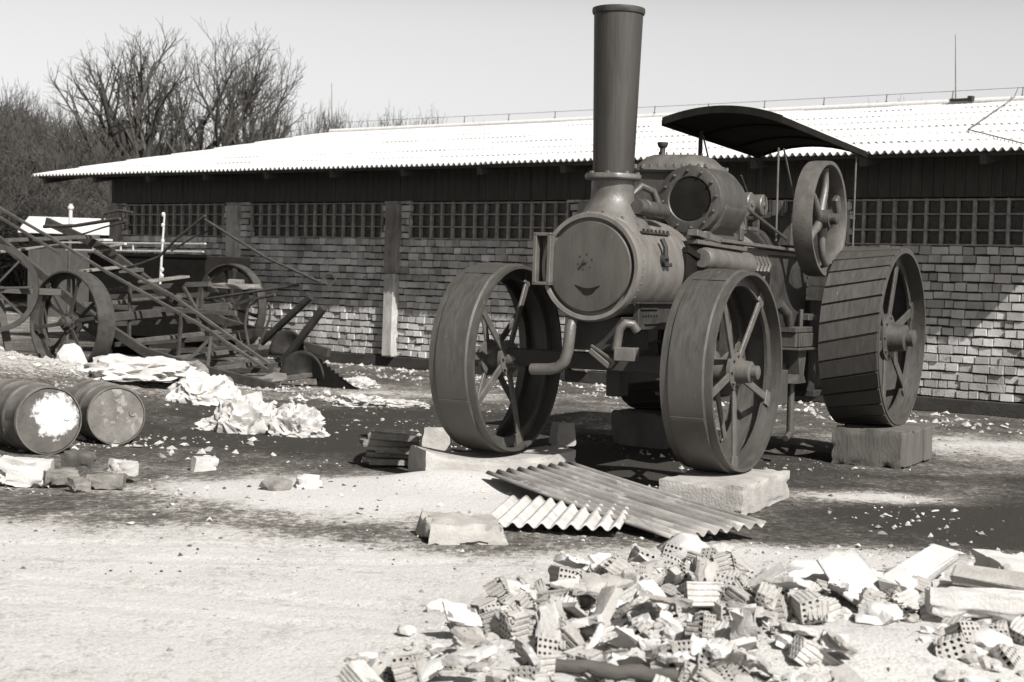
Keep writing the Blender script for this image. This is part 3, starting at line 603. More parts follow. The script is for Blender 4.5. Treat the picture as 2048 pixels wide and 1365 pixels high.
# canopy
b = MB(); top = []
for (xx, s_) in ((-2.18, 1), (-2.24, 1), (-3.4, 1), (-4.75, 1)):
    row = []
    for j in range(25):
        f = j/24*2-1; row.append((xx, f*.555, 3.055+.095*(1-f*f)+(.0 if xx > -2.2 else 0)-.035*(-xx-2.2)))
    top.append(row)
b.grid(top); can = b.build('canopy', M['black'], eng, solid=.035)
b = MB()
for y_ in (-.555, .555): b.bar((-2.18, y_, 3.035), (-4.75, y_, 2.945), .03, .06)
pts = [(-2.185, f*.555, 3.045+.095*(1-f*f)) for f in np.linspace(-1, 1, 13)]
for p, q_ in zip(pts[:-1], pts[1:]): b.bar(p, q_, .03, .07)
b.build('valance', M['black'], can)
b = MB()
for xx in (-2.22, -3.1, -4.0, -4.7):
    pts = [(xx, f*.53, 3.035+.095*(1-f*f)-.035*(-xx-2.2)) for f in np.linspace(-1, 1, 11)]; b.tube(pts, .016, 6)
b.build('canopy_hoop', M['black'], can)
for p, q in (((-2.95, -.5, 2.0), (-2.95, -.5, 3.04)), ((-2.46, .45, 2.0), (-2.44, .45, 2.82)), ((-4.6, -.5, 1.4), (-4.6, -.5, 2.98)), ((-4.6, .5, 1.4), (-4.6, .5, 2.98))):
    b = MB(); b.tube([p, q], .022 if p[1] < 0 and p[0] > -3 else .010, 8); b.build('canopy_post', M['dark_iron'] if p[1] < 0 else M['iron_light'], can)
for p, q in (((-3.0, -.5, 3.0), (-3.35, -.5, 2.55)), ((-2.55, .46, 2.82), (-2.95, .46, 2.3)), ((-3.62, .60, 2.72), (-3.96, .62, 1.9))):
    b = MB(); b.tube([p, q], .009, 6); b.build('canopy_brace', M['iron_light'], can)

def rblock(dx, dy, dz, amp=.012, seed=1, chip=.03, taper=0, n=14, dish=0):
    """cast or sawn block with worn faces and chipped arrises; stands on z = 0"""
    b = MB(); s0 = Vector((seed*3.3, seed*7.7, seed*1.1)); h = Vector((dx/2, dy/2, dz/2))
    for a in range(3):
        u_, v_ = (a+1) % 3, (a+2) % 3
        for sg in (-1, 1):
            rows_ = []
            for i in range(n+1):
                row = []
                for j in range(n+1):
                    p = Vector((0, 0, 0)); p[a] = sg*h[a]; p[u_] = h[u_]*(2*i/n-1); p[v_] = h[v_]*(2*j/n-1)
                    near = sorted(abs(h[k]-abs(p[k])) for k in range(3)); e = max(0, 1-near[1]/.05); q_ = p+s0
                    w_ = max(0, noise.noise(q_*11)+.05+.5*noise.noise(q_*31)); d = Vector([noise.noise(q_*6+Vector((7*k, 0, 0))) for k in range(3)])*amp
                    p2 = p+d
                    for k in range(3):
                        if h[k]-abs(p[k]) < .05: p2[k] -= math.copysign(chip*e*w_, p[k])
                    p2.z -= dish*(1-(p.x/h.x)**2)*(p.z/dz+.5); f = 1-taper*(p.z/dz+.5); row.append((p2.x*f, p2.y*f, p2.z+dz/2))
                rows_.append(row)
            b.grid(rows_ if sg > 0 else rows_[::-1], n < 10 or True)
    return b
# ------------------------------------------------------------------ blocks and sheets under the engine
def ew(x, y, z=0):
    d = Vector((-math.sin(ang), -math.cos(ang), 0))*x+Vector((math.cos(ang), -math.sin(ang), 0))*y
    return Vector(ENG)+d+Vector((0, 0, z))
def single(bm_, name, mt, loc, rot, label, cat, group=None, **k):
    o = bm_.build(name, mt, None, **k); o.location = loc; o.rotation_euler = rot; return tag(o, label, cat, group)
EZR = -(math.pi/2+ang)
b = rblock(1.15, .62, .214, .003, 2, .04); single(b, 'concrete_block', M['concrete'], ew(.14, 1.06), (0, 0, EZR+.05), 'pale concrete block under the sunlit front wheel', 'block')
b = rblock(1.22, .52, .26, .005, 4, .04, 0, 20, .075); single(b, 'curved_block', M['concrete'], ew(.10, -.93, .0), (0, 0, .32), 'curved pale slab cradling the front wheel nearest the drums', 'slab')
b = rblock(.30, .17, .30, .008, 5, .03, .35, 8); o = single(b, 'chock', M['concrete'], (-.60, 13.0, .06), (0, 0, .2), 'tapered concrete chock wedged against the front wheel', 'chock')
b = rblock(.2, .15, .2, .008, 6, .03, .25, 8); single(b, 'chock', M['concrete'], (.46, 13.72, .17), (0, 0, .5), 'small concrete chock at the end of the curved slab', 'chock')
for i in range(5):
    b = MB(); b.box((0, 0, 0), (.42+.05*(i % 2), .16, .045), ch=.008, jit=.01); single(b, 'slate', M['stone'], (-1.0+.05*(i % 3), 13.25+.05*(i % 2), .045+.05*i), (rnd.uniform(-.05, .05), .04, .25+rnd.uniform(-.3, .3)), 'thin dark slate in the low stack beside the curved slab', 'slate', 'slates stacked beside the curved slab')
b = rblock(1.1, .64, .34, .006, 8, .04)
for i in range(3): b.box((-.36+.36*i, .315, .16), (.30, .035, .30), ch=.012, jit=.008)
single(b, 'timber_crib', M['darkconcrete'], ew(-3.62, 1.16), (0, 0, EZR), 'dark timber block under the strake-shod hind wheel in front', 'block')
b = rblock(1.1, .62, .34, .006, 9, .04); single(b, 'timber_crib', M['darkconcrete'], ew(-3.58, -1.05), (0, 0, EZR), 'dark timber block under the far hind wheel', 'block')
def corr(lx, ly, wl, amp, sag=0.):
    b = MB(); n = int(ly/wl*8); rows_ = []
    for k in range(13):
        f = k/12; rows_.append([(-lx/2+lx*f+.02*noise.noise((j*.13, k, 5)), -ly/2+ly*j/n, amp*math.sin(2*math.pi*(ly*j/n)/wl)+sag*math.sin(math.pi*f)) for j in range(n+1)])
    return b.grid(rows_)
def frame_sheet(o, p, q, r_):
    p, q, r_ = Vector(p), Vector(q), Vector(r_); x = (q-p).normalized(); y = (r_-p); y = (y-x*y.dot(x)).normalized(); z = x.cross(y)
    mt_ = Matrix((x, y, z)).transposed().to_4x4(); mt_.translation = p+x*((q-p).length/2)+y*((r_-p).dot(y)/2); o.matrix_world = mt_
b = corr(2.5, .72, .088, .018, -.01); o = b.build('corrugated_sheet', M['sheet'], solid=.008)
frame_sheet(o, (-.145, 11.9, .14), (1.03, 9.66, .05), (.36, 12.35, .2)); tag(o, 'long dark stained corrugated sheet leaning on the concrete block', 'sheet')
b = corr(1.1, .88, .092, .017, .0); o = b.build('corrugated_sheet', M['sheet2'], solid=.009)
frame_sheet(o, (.05, 11.05, .07), (-.12, 10.05, .05), (.78, 10.55, .08)); tag(o, 'pale broken corrugated sheet lying below the long dark one', 'sheet')

# ------------------------------------------------------------------ stones, sacks and drums
def blob(size, seed, sub=2, amp=.25, freq=1.6, flat=.0, sharp=False):
    bm_ = bmesh.new(); bmesh.ops.create_icosphere(bm_, subdivisions=sub, radius=.5); s0 = Vector((seed*7.13, seed*3.7, seed*1.9))
    for v in bm_.verts:
        d = v.co.normalized(); n = noise.noise(d*freq+s0)+.5*noise.noise(d*freq*2.3+s0)
        if sharp: n = (abs(n)*2-.6)
        v.co = d*.5*(1+amp*n*1.6); v.co = Vector((v.co.x*size[0], v.co.y*size[1], v.co.z*size[2]))
        if v.co.z < -size[2]*.22: v.co.z = -size[2]*.22+(v.co.z+size[2]*.22)*.1
    b = MB(); bm_.verts.ensure_lookup_table(); b.add([tuple(v.co) for v in bm_.verts], [[v.index for v in f.verts] for f in bm_.faces], not sharp and sub > 2); bm_.free(); return b
def put(b, name, mt, x, y, rz, label, cat, group=None, dz=0, rot=(0, 0), **k):
    zm = min(v[2] for v in b.v); return single(b, name, mt, (x, y, H(x, y)-zm*.6+dz), (rot[0], rot[1], rz), label, cat, group, **k)
put(rblock(.50, .44, .13, .022, 41, .07, .12, 12), 'flat_stone', M['concrete'], -.27, 9.68, .2, 'flat pale stone slab in front of the corrugated sheets', 'stone', dz=-.01, rot=(.05, .04))
put(blob((.36, .34, .40), 5, 2, .2, sharp=False), 'boulder', M['stone'], -3.95, 20.1, .4, 'dark rounded stone below the plough frame', 'stone')
put(blob((.40, .3, .62), 8, 2, .2), 'stone', M['plaster'], -5.95, 21.6, .3, 'white upright stone leaning on the plough wheel', 'stone')
put(blob((.2, .2, .22), 11, 2, .2), 'stone', M['stone'], -3.55, 19.9, .3, 'small dark stone beside the rounded boulder', 'stone')
def sack(lx, ly, hz, seed, fold=2.2):
    """thick paper crumpled into a loose lump: sharp folds, ragged foot"""
    bm_ = bmesh.new(); bmesh.ops.create_icosphere(bm_, subdivisions=5, radius=1); s0 = Vector((seed*5.3, seed*2.9, seed*8.1)); q = random.Random(seed)
    for v in bm_.verts:
        d = v.co.normalized(); w_ = Vector((noise.noise(d*2+s0), noise.noise(d*2.2+s0*1.3), noise.noise(d*1.8+s0*.7)))
        f1 = 1-2*abs(noise.noise(d*fold*.75+s0+w_*.5)); f2 = 1-2*abs(noise.noise(d*fold*1.9+s0*1.7)); f3 = 1-2*abs(noise.noise(d*fold*4.3+s0)); f4 = noise.noise(d*fold*10+s0)
        r_ = .76+.32*f1+.18*f2+.09*f3+.02*f4; p = d*r_+w_*.22
        z_ = p.z*hz if p.z > 0 else p.z*hz*.12; fl = 1+.30*max(0, .35-p.z)*noise.noise(d*4+s0)
        v.co = Vector((p.x*lx*.52*fl, p.y*ly*.52*fl, max(z_, -.03)))
    b = MB(); bm_.verts.ensure_lookup_table(); b.add([tuple(v.co) for v in bm_.verts], [[v.index for v in f.verts] for f in bm_.faces], True); bm_.free(); return b
def putsack(seed, lx, ly, hz, x, y, rz, label, mt='paper', fold=2.2):
    o = sack(lx, ly, hz, seed, fold).build('crumpled_sack', M[mt]); o.location = (x, y, H(x, y)-.01); o.rotation_euler = (0, 0, rz); return tag(o, label, 'sack')
putsack(1, .62, .5, .31, -2.60, 15.75, .3, 'tallest crumpled white paper sack below the plough end')
putsack(2, .58, .46, .25, -2.10, 15.70, -.4, 'crumpled white sack with ragged edge nearest the engine in the paper heap')
putsack(3, .5, .36, .12, -2.86, 15.85, .8, 'flattened white sack at the drum side of the paper heap')
putsack(4, .62, .50, .12, -1.82, 19.4, .2, 'white paper scrap folded on the dark soil near the shed')
putsack(5, .62, .36, .07, -1.36, 19.5, .1, 'low strip of white paper next to the folded scrap')
putsack(6, .55, .4, .13, -2.15, 22.3, .1, 'white paper scrap lying close to the foot of the shed wall')
putsack(7, 1.3, 1.0, .22, -4.45, 19.1, .2, 'pale dusty canvas heaped in front of the plough', 'plaster', 1.5)
putsack(8, .7, .6, .28, -3.5, 18.3, .2, 'torn pale canvas corner beside the dark stone', 'plaster', 1.7)
putsack(9, .5, .3, .14, 1.95, 15.6, .2, 'small white rag lying under the engine beside the hind wheel')
def drum(x, y, rz, r_, ln, label, endmt, tilt=0):
    t_ = empty('steel_drum', (x, y, H(x, y)), rz, label, 'drum')
    b = MB(); pr = [(0, r_*.96), (.0, r_), (.02, r_+.006), (.03, r_)]
    for q in (.33, .66): pr += [(ln*q-.03, r_), (ln*q-.012, r_+.014), (ln*q+.012, r_+.014), (ln*q+.03, r_)]
    pr += [(ln-.03, r_), (ln-.02, r_+.006), (ln, r_+.002), (ln, r_*.955), (ln-.02, r_*.95)]
    b.lathe((0, 0, r_), (0, 1, 0), pr, 56, wob=.012, caps=False); b.build('shell', M['barrel'], t_)
    b = MB(); b.lathe((0, .0, r_), (0, -1, 0), [(-.02, r_*.962), (-.012, r_*.95), (-.008, r_*.5), (-.006, 0)], 48)
    b.lathe((r_*.55, .01, r_*1.1), (0, -1, 0), [(0, .035), (.012, .033), (.012, 0)], 16); b.build('drum_end', endmt, t_); return t_
drum(-3.83, 13.28, R(38), .285, .88, 'rusty steel drum lying on its side with flaked white end', M['flake'])
drum(-3.50, 14.22, R(30), .26, .85, 'smaller scuffed steel drum lying behind the white-ended drum', M['flake2'])

# ------------------------------------------------------------------ rubble
def hollow(lx, ly, lz, nyc, nzc, grooves=3, brk=0, seed=1):
    """hollow brick: holes on the +X end, grooves along the sides"""
    b = MB(); h = (lx/2, ly/2, lz/2); rq = random.Random(seed)
    for (axis_, sgn) in ((1, 1), (1, -1), (2, 1), (2, -1)):
        wdt = (ly, lz)[2-axis_] if axis_ == 2 else lz; n = grooves*4+1; rows_ = []
        wdt = ly if axis_ == 2 else lz
        for xi in range(5):
            x = -h[0]+lx*xi/4; row = []
            if brk and xi == 0: x += 0
            for k in range(n):
                f = k/(n-1); dp = .006 if (k % 4 == 2) else 0; c_ = -wdt/2+wdt*f
                xx = x+(rq.uniform(0, brk) if brk and xi == 0 else 0)
                row.append((xx, c_, sgn*(h[2]-dp)) if axis_ == 2 else (xx, sgn*(h[1]-dp), c_))
            rows_.append(row)
        flip = (axis_ == 2 and sgn < 0) or (axis_ == 1 and sgn > 0)
        b.grid(rows_[::-1] if not flip else rows_, False)
    for sgn in (1, -1):
        for i in range(nyc):
            for j in range(nzc):
                y0, y1 = -h[1]+ly*i/nyc, -h[1]+ly*(i+1)/nyc; z0, z1 = -h[2]+lz*j/nzc, -h[2]+lz*(j+1)/nzc; yc, zc = (y0+y1)/2, (z0+z1)/2; r_ = min(y1-y0, z1-z0)*.33; X = sgn*h[0]
                oq = [(y1, zc), (y1, z1), (yc, z1), (y0, z1), (y0, zc), (y0, z0), (yc, z0), (y1, z0)]
                vs = [(X, p, q) for p, q in oq]+[(X, yc+r_*math.cos(k*math.pi/4), zc+r_*math.sin(k*math.pi/4)) for k in range(8)]+[(X-sgn*.07, yc+r_*math.cos(k*math.pi/4), zc+r_*math.sin(k*math.pi/4)) for k in range(8)]
                fs = []
                for k in range(8):
                    k2 = (k+1) % 8; fs += [[k, k2, 8+k2, 8+k], [8+k, 8+k2, 16+k2, 16+k]]
                fs.append([16+k for k in range(8)]); b.add(vs, fs if sgn > 0 else [f[::-1] for f in fs])
    return b
def worn(b, seed, chip):
    q = random.Random(seed); s0 = Vector((seed*2.7, seed*4.1, 0)); mx_ = [max(abs(v[k]) for v in b.v) for k in range(3)]
    cs = [Vector((q.choice((-1, 1))*mx_[0], q.choice((-1, 1))*mx_[1], q.choice((-1, 1))*mx_[2])) for _ in range(3)]
    for k, v in enumerate(b.v):
        p = Vector(v); p += Vector([noise.noise(p*22+s0+Vector((9*a, 0, 0))) for a in range(3)])*.002
        for c_ in cs:
            d = (p-c_).length
            if d < chip: p += (Vector((0, 0, 0))-c_).normalized()*(chip-d)*.7*(.7+.6*noise.noise(p*40+s0))
        b.v[k] = tuple(p)
    return b
protos = []
for k, (args, mk) in enumerate((((.24, .12, .14, 4, 4, 4, 0), 'hollow'), ((.17, .12, .14, 3, 4, 4, .06), 'hollow'), ((.22, .11, .10, 4, 3, 3, .05), 'hollow2'), ((.12, .11, .13, 4, 4, 4, .06), 'hollow2'))):
    protos.append([(worn(hollow(*args, 10*k+q_), 50+5*k+q_, .03+.014*q_), mk) for q_ in range(4)])
LBR = ['pale whole hollow brick lying in the foreground rubble heap', 'pale snapped hollow brick lying in the foreground rubble heap', 'grey low hollow brick lying in the foreground rubble heap', 'grey stub of hollow brick lying in the foreground rubble heap']
GBR = ['whole hollow bricks in the rubble heap', 'snapped hollow bricks in the rubble heap', 'low grey hollow bricks in the rubble heap', 'grey brick stubs in the rubble heap']
first = []
for pl_, lb, gp in zip(protos, LBR, GBR):
    row = []
    for b, mk in pl_: o = b.build('hollow_brick', M[mk]); tag(o, lb, 'brick', gp); row.append(o)
    first.append(row)
used = set(); rr = random.Random(21)
def clone(src):
    c = src.copy(); C.objects.link(c); return c
def brick_at(x, y, kind, rot, dz):
    v_ = rr.randrange(4); o = first[kind][v_] if (kind, v_) not in used else clone(first[kind][v_]); used.add((kind, v_))
    o.location = (x, y, H(x, y)+dz); o.rotation_euler = rot; return o
# heap outline, from the photograph: a wedge widening towards the right
placed = []
def in_heap(x, y):
    if y < 5.8 or x < -.6 or x > 1.42-.12*max(0, y-7.4): return 0
    back = 6.1+(x+.5)*3.4 if x < -.06 else 7.6+(x+.06)*1.25
    return 1 if y < back+.12*noise.noise((x*6, y*6, 1)) else 0
cnt = 0; tries = 0
while cnt < 200 and tries < 9000:
    tries += 1; x = rr.uniform(-.6, 2.6); y = rr.uniform(5.8, 9.0)
    side = x > 1.2 and 7.05+.15*(x-1.2) < y < 8.1 or (x > 1.85 and 6.2 < y < 6.9)
    if not (in_heap(x, y) or (side and rr.random() < .55)): continue
    if .95 < x < 1.85 and y < 6.5+.6*(x-.95) and rr.random() < .92: continue      # the lime mound covers them here
    if x < .1 and rr.random() < .3: continue
    lv = sum(1 for (px_, py_) in placed if (px_-x)**2+(py_-y)**2 < .10**2)
    if lv > 2: continue
    placed.append((x, y)); kd = rr.choice((0, 1, 2, 3, 3, 3))
    brick_at(x, y, kd, (rr.choice((0, math.pi/2))+rr.gauss(0, .35), rr.gauss(0, .4), rr.uniform(0, 6.28)), .01+.045*lv+rr.uniform(-.02, .02)).scale = (rr.uniform(.68, .88),)*3; cnt += 1
chunk_meshes = []
for i in range(7):
    b = blob((.16, .13, .10), 30+i, 2, .32, 1.3); o = b.build('rubble_chunk', M['plaster'] if i % 2 else M['concrete']); chunk_meshes.append(o)
    tag(o, 'pale broken lump of plaster or mortar in the foreground rubble', 'rubble', 'broken lumps in the foreground rubble')
for i in range(290):
    o = chunk_meshes[i] if i < 7 else clone(chunk_meshes[i % 7])
    while True:
        x = rr.uniform(-.7, 2.8); y = rr.uniform(5.9, 9.2)
        if in_heap(x, y) or (x > 1.2 and 6.9+.2*(x-1.2) < y < 8.2 and rr.random() < .8) or (x > 1.65 and 6.0 < y < 7 and rr.random() < .7) or (in_heap(x+.25, y-.25) and rr.random() < .25): break
    s_ = rr.choice((.3, .4, .5, .6, .8)); o.location = (x, y, H(x, y)+.015*s_); o.scale = (s_, s_*rr.uniform(.8, 1.2), s_); o.rotation_euler = (rr.uniform(-.4, .4), rr.uniform(-.4, .4), rr.uniform(0, 6.28))
for i in range(95):
    b = rblock(rr.uniform(.10, .24), rr.uniform(.07, .16), rr.uniform(.02, .045), .008, 300+i, .05, 0, 6)
    while True:
        x = rr.uniform(-.6, 2.7); y = rr.uniform(5.9, 8.8)
        if in_heap(x, y) or (x > 1.2 and 7.0+.2*(x-1.2) < y < 8.3): break
    o = b.build('plaster_shard', M['plaster'] if i % 3 else M['concrete']); o.location = (x, y, H(x, y)+rr.uniform(.01, .12)); o.rotation_euler = (rr.gauss(0, .5), rr.gauss(0, .4), rr.uniform(0, 6.28))
    tag(o, 'thin broken slab of pale plaster lying in the foreground rubble', 'shard', 'thin broken slabs in the foreground rubble')
# distinct pieces of the heap
b = MB(); b.box((0, 0, 0), (.62, .15, .06), ch=.01, jit=.012); o = single(b, 'plank', M['plaster'], (2.02, 7.75, .24), (.12, -.16, R(52)), 'pale thick plank tilted up on the rubble by the white block', 'plank')
b = rblock(.40, .34, .24, .014, 11, .06); single(b, 'plaster_block', M['plaster'], (2.60, 8.0, .03), (.05, .05, R(8)), 'large white block standing at the edge of the rubble', 'block')
b = rblock(.85, .12, .13, .01, 13, .05); single(b, 'concrete_beam', M['plaster'], (2.32, 7.1, .14), (0, .02, R(-4)), 'long white beam lying across the rubble below the plank', 'beam')
b = MB(); b.box((0, 0, 0), (.6, .16, .05), ch=.012, jit=.01); single(b, 'concrete_beam', M['concrete'], (2.42, 7.5, .24), (.2, .05, R(-24)), 'thin pale slab leaning between the white block and the long beam', 'slab')
def bent(poly, zs, wid, name, mt, loc, rot, label, cat):
    b = MB(); rows_ = []
    for k in range(len(poly)): rows_.append([(poly[k], -wid/2+wid*j/10+.02*noise.noise((k, j*.3, 2)), zs[k]+.03*noise.noise((k*.8, j*.35, 9))) for j in range(11)])
    b.grid(rows_, True); return single(b, name, mt, loc, rot, label, cat, solid=.012)
bent([-.22, -.14, -.04, .04, .11, .21], [0, .10, .13, .07, .015, .0], .34, 'bent_sheet', M['plaster'], (1.48, 7.72, .10), (.15, .1, R(-35)), 'pale arched sheet scrap with a dark hollow under it', 'sheet')
bent([-.18, -.07, .03, .14, .21], [.21, .09, .015, .04, .015], .30, 'bent_sheet', M['plaster'], (1.72, 7.5, .12), (.1, .0, R(-48)), 'folded sheet scrap with one edge standing up', 'sheet')
bent([-.15, -.03, .07, .17], [.015, .10, .11, .0], .27, 'bent_sheet', M['plaster'], (1.02, 8.75, .07), (.3, .1, R(25)), 'curved white scrap at the back of the brick heap', 'sheet')
b = MB(); rl = random.Random(4); b.tube([(-.26+.04*k, rl.uniform(-.008, .008), rl.uniform(-.008, .008)) for k in range(14)], [rl.uniform(.024, .032) for k in range(14)], 11); single(b, 'charred_log', M['oldwood'], (.46, 5.95, .135), (0, .06, R(-8)), 'dark round log lying across the hollow bricks', 'log')
put(blob((.18, .15, .15), 77, 3, .35, 3), 'clinker', M['stone'], 1.86, 7.7, 0, 'dark spongy clinker lump beside the tilted plank', 'rock', dz=.02)
put(blob((.20, .16, .12), 78, 3, .25), 'rubble_boulder', M['plaster'], 1.66, 7.0, .5, 'largest pale rounded lump below the folded sheet scrap', 'rock', dz=.01)
put(blob((.30, .22, .12), 79, 3, .25), 'rubble_boulder', M['plaster'], 2.0, 6.6, 1.5, 'wide pale lump under the long white beam', 'rock', dz=.01)
# bricks and block at the foot of the drums
b = rblock(.36, .2, .2, .014, 12, .06); single(b, 'plaster_block', M['plaster'], (-3.45, 11.4, .0), (0, .05, .15), 'white block lying in front of the white-ended drum', 'block')
LD = ['dark brick flat on the soil before the drums, farthest from the white block', 'dark brick leaning on the white block', 'grey brick on top of the dark ones by the drums', 'dark half brick in the row before the drums', 'pale brick tipped up at the end of the row before the drums']
for i, (x, y, z, rz, mk, ln) in enumerate(((-2.86, 11.35, .06, .1, 'stone', .26), (-3.2, 11.4, .08, .5, 'stone', .24), (-3.12, 11.62, .19, -.2, 'darkconcrete', .24), (-3.02, 11.2, .05, .8, 'stone', .14), (-2.82, 11.7, .12, .9, 'hollow', .22))):
    b = rblock(ln, .12, .10, .006, 20+i, .04, 0, 8); single(b, 'loose_brick', M[mk], (x, y, z-.05), (.1*(i % 3), .15*(i == 4), rz), LD[i], 'brick')
b = rblock(.20, .14, .12, .01, 14, .05, 0, 8); single(b, 'loose_brick', M['plaster'], (-2.42, 12.6, -.01), (.1, .1, .6), 'lone pale brick lying on the soil right of the drums', 'brick')
b = rblock(.18, .14, .12, .01, 15, .05, 0, 8); single(b, 'loose_brick', M['plaster'], (-1.45, 11.5, .0), (.1, .1, .3), 'pale brick at the edge of the white lime patch', 'brick')
put(blob((.22, .18, .15), 91, 2, .3), 'rubble_boulder', M['stone'], -1.65, 11.35, 0, 'grey lump beside the brick at the lime patch', 'rock')
# scattered grit, too many to count
def scatter(name, n, region, smin, smax, mt, label, seed, dens=None):
    q = np.random.RandomState(seed); Vv = []; Tt = []; base = np.array([[1, 0, -.4], [-.5, .87, -.4], [-.5, -.87, -.4], [0, 0, .9], [.6, .6, .3], [-.7, .1, .2]])
    tri = np.array([[0, 1, 4], [1, 5, 3], [1, 3, 4], [0, 4, 3], [0, 3, 2], [2, 3, 5], [2, 5, 1]])
    k = 0
    while k < n:
        x = q.uniform(region[0], region[1]); y = q.uniform(region[2], region[3])
        if dens and q.rand() > dens(x, y): continue
        s_ = smin+(smax-smin)*q.rand()**3; a = q.rand()*6.28; c_, s2 = math.cos(a), math.sin(a); jb = (base*np.array([1, q.uniform(.6, 1.3), q.uniform(.5, .9)])+q.uniform(-.3, .3, base.shape))*s_
        rot = np.stack([jb[:, 0]*c_-jb[:, 1]*s2, jb[:, 0]*s2+jb[:, 1]*c_, jb[:, 2]*.8], 1); Vv.append(rot+np.array([x, y, H(x, y)+s_*.2])); Tt.append(tri+6*k); k += 1
    o = fast_mesh(name, np.concatenate(Vv), np.concatenate(Tt), mt, k=3); return tag(o, label, kind='stuff')
gm_p = mat('pale_grit', .5, .6, 1.2, 3, .95, island=.35, bump=0); gm_d = mat('dark_grit', .09, .5, 1.5, 3, .95, island=.4, bump=0)
scatter('pale_rubble', 2600, (-8, 6.5, 9.6, 24), .005, .034, gm_p, 'pale crumbs of plaster strewn over the yard', 1, lambda x, y: max(.03, min(1, .2+2.2*noise.noise((x*.8, y*.6, 2.2)))) if x < 3.2 else .04)
scatter('dark_gravel', 3600, (-7, 6.5, 8.2, 22), .004, .022, gm_d, 'dark cinders strewn over the yard', 2)
scatter('rubble_crumbs', 2600, (-1.4, 3.9, 5.9, 9.9), .005, .025, gm_p, 'pale brick crumbs around the foreground heap', 3, lambda x, y: 1.0 if in_heap(x+.15, y-.15) else (.4 if x > 1.2 and y > 7 else .04))
scatter('heap_rubble', 1300, (-7.5, -2.2, 13.2, 22), .008, .06, gm_p, 'pale crumbs and lumps spilled around the drums and the plough', 6, lambda x, y: max(0, .15+1.6*noise.noise((x*.9, y*.7, 6.6)))*(1 if y > 17 or x < -2.8 else .2))
scatter('wall_rubble', 900, (-4, 8, 15, 28), .015, .07, gm_p, 'loose plaster lumps along the foot of the shed wall', 4, lambda x, y: 1.0 if 17.6 < x*Nn.x+y*Nn.y < 19.85 else 0)

# ------------------------------------------------------------------ balance plough
PL = Vector((-5.48, 24.15, 0)); plough = empty('balance_plough', PL, R(-34.4), 'wrecked balance plough with two iron wheels and tangled tilted frame', 'plough')
wheel(plough, 0, -1.63, .76, .755, .30, -1, 12, .11, M['rust'], M['rust'], band=False, sw=.055, lab='plough wheel nearer the drums', ph=.15)
wheel(plough, 0, 1.63, .98, .72, .17, -1, 12, .11, M['rust'], M['rust'], band=False, sw=.055, lab='plough wheel nearer the shed wall', ph=.3)
b = MB(); b.bar((0, -1.55, .78), (0, 1.6, 1.0), .12, .12); b.build('axle', M['rust'], plough)
def bars(name, lst, wd, hg, mt='rust'):
    for pts in lst:
        b = MB()
        for p, q in zip(pts[:-1], pts[1:]): b.bar(p, q, wd, hg)
        b.build(name, M[mt], plough)
bars('main_beam', [[(-3.6, -1.0, 2.42), (-2.26, -1.0, 1.92), (-1.13, -1.0, 1.36), (-.62, -1.0, 1.07), (.2, -1.0, .70), (1.0, -1.0, .38), (2.1, -1.0, .20), (3.55, -1.0, .03)],
                   [(-3.5, .9, 2.3), (-2.0, .9, 1.85), (-.6, .9, 1.15), (.7, .9, .78), (2.8, .9, .42)]], .07, .13)
bars('truss_bar', [[(-3.6, -.5, 2.68), (-2.92, -.5, 2.44), (-1.7, -.5, 2.0), (-.39, -.5, 1.49), (1.57, -.5, .79), (2.9, -.5, .22)], [(-.73, -.45, 1.79), (1.0, -.45, 1.16), (2.9, -.45, .29)], [(-3.5, -.48, 2.52), (-1.5, -.48, 1.75)]], .035, .045, 'oldwood')
bars('long_beam', [[(-1.63, .5, 1.19), (.33, .5, 1.34), (.75, .5, 1.36)], [(-1.56, .5, .65), (-.53, .5, .73), (.6, .5, .8)], [(-2.03, .9, 1.08), (.67, .9, 1.2)], [(-.75, 0, .38), (1.78, 0, .62)], [(.02, 0, .30), (2.28, 0, .50)], [(.35, -.2, .16), (2.67, 0, .26)], [(-1.0, .2, .95), (1.6, .2, .95)], [(1.3, -.1, .10), (2.67, -.1, .19)]], .06, .075, 'oldwood')
bars('cross_beam', [[(x_, -1.0, z_), (x_+.08, .9, z_+.14)] for x_, z_ in ((-2.3, 1.92), (-1.25, 1.40), (-.35, 1.0), (.75, .52), (1.6, .32), (2.4, .22), (3.3, .10))], .09, .06, 'oldwood')
bars('footboard', [[(-1.12, -.7, 1.46), (-1.0, .35, 1.58)], [(.15, -.3, 1.36), (.22, .5, 1.46)], [(-2.7, -.7, 1.75), (-2.5, .4, 1.9)]], .22, .035, 'wood')
bars('strut', [[(.4, .3, 1.3), (.9, .3, .72)], [(1.2, -.5, .95), (1.15, -.5, .32)], [(1.9, -.6, .62), (1.7, -.9, .25)], [(1.9, -.6, .62), (2.15, -.9, .2)], [(-.9, -.5, 1.7), (-1.0, -.9, 1.3)], [(.6, .5, 1.36), (.55, .5, .8)], [(0, -.4, 1.36), (0, -.4, .5)]], .045, .045)
def tubes(name, lst, mt='rust'):
    for pts, r_ in lst:
        b = MB(); b.tube(pts, r_, 8); b.build(name, M[mt], plough)
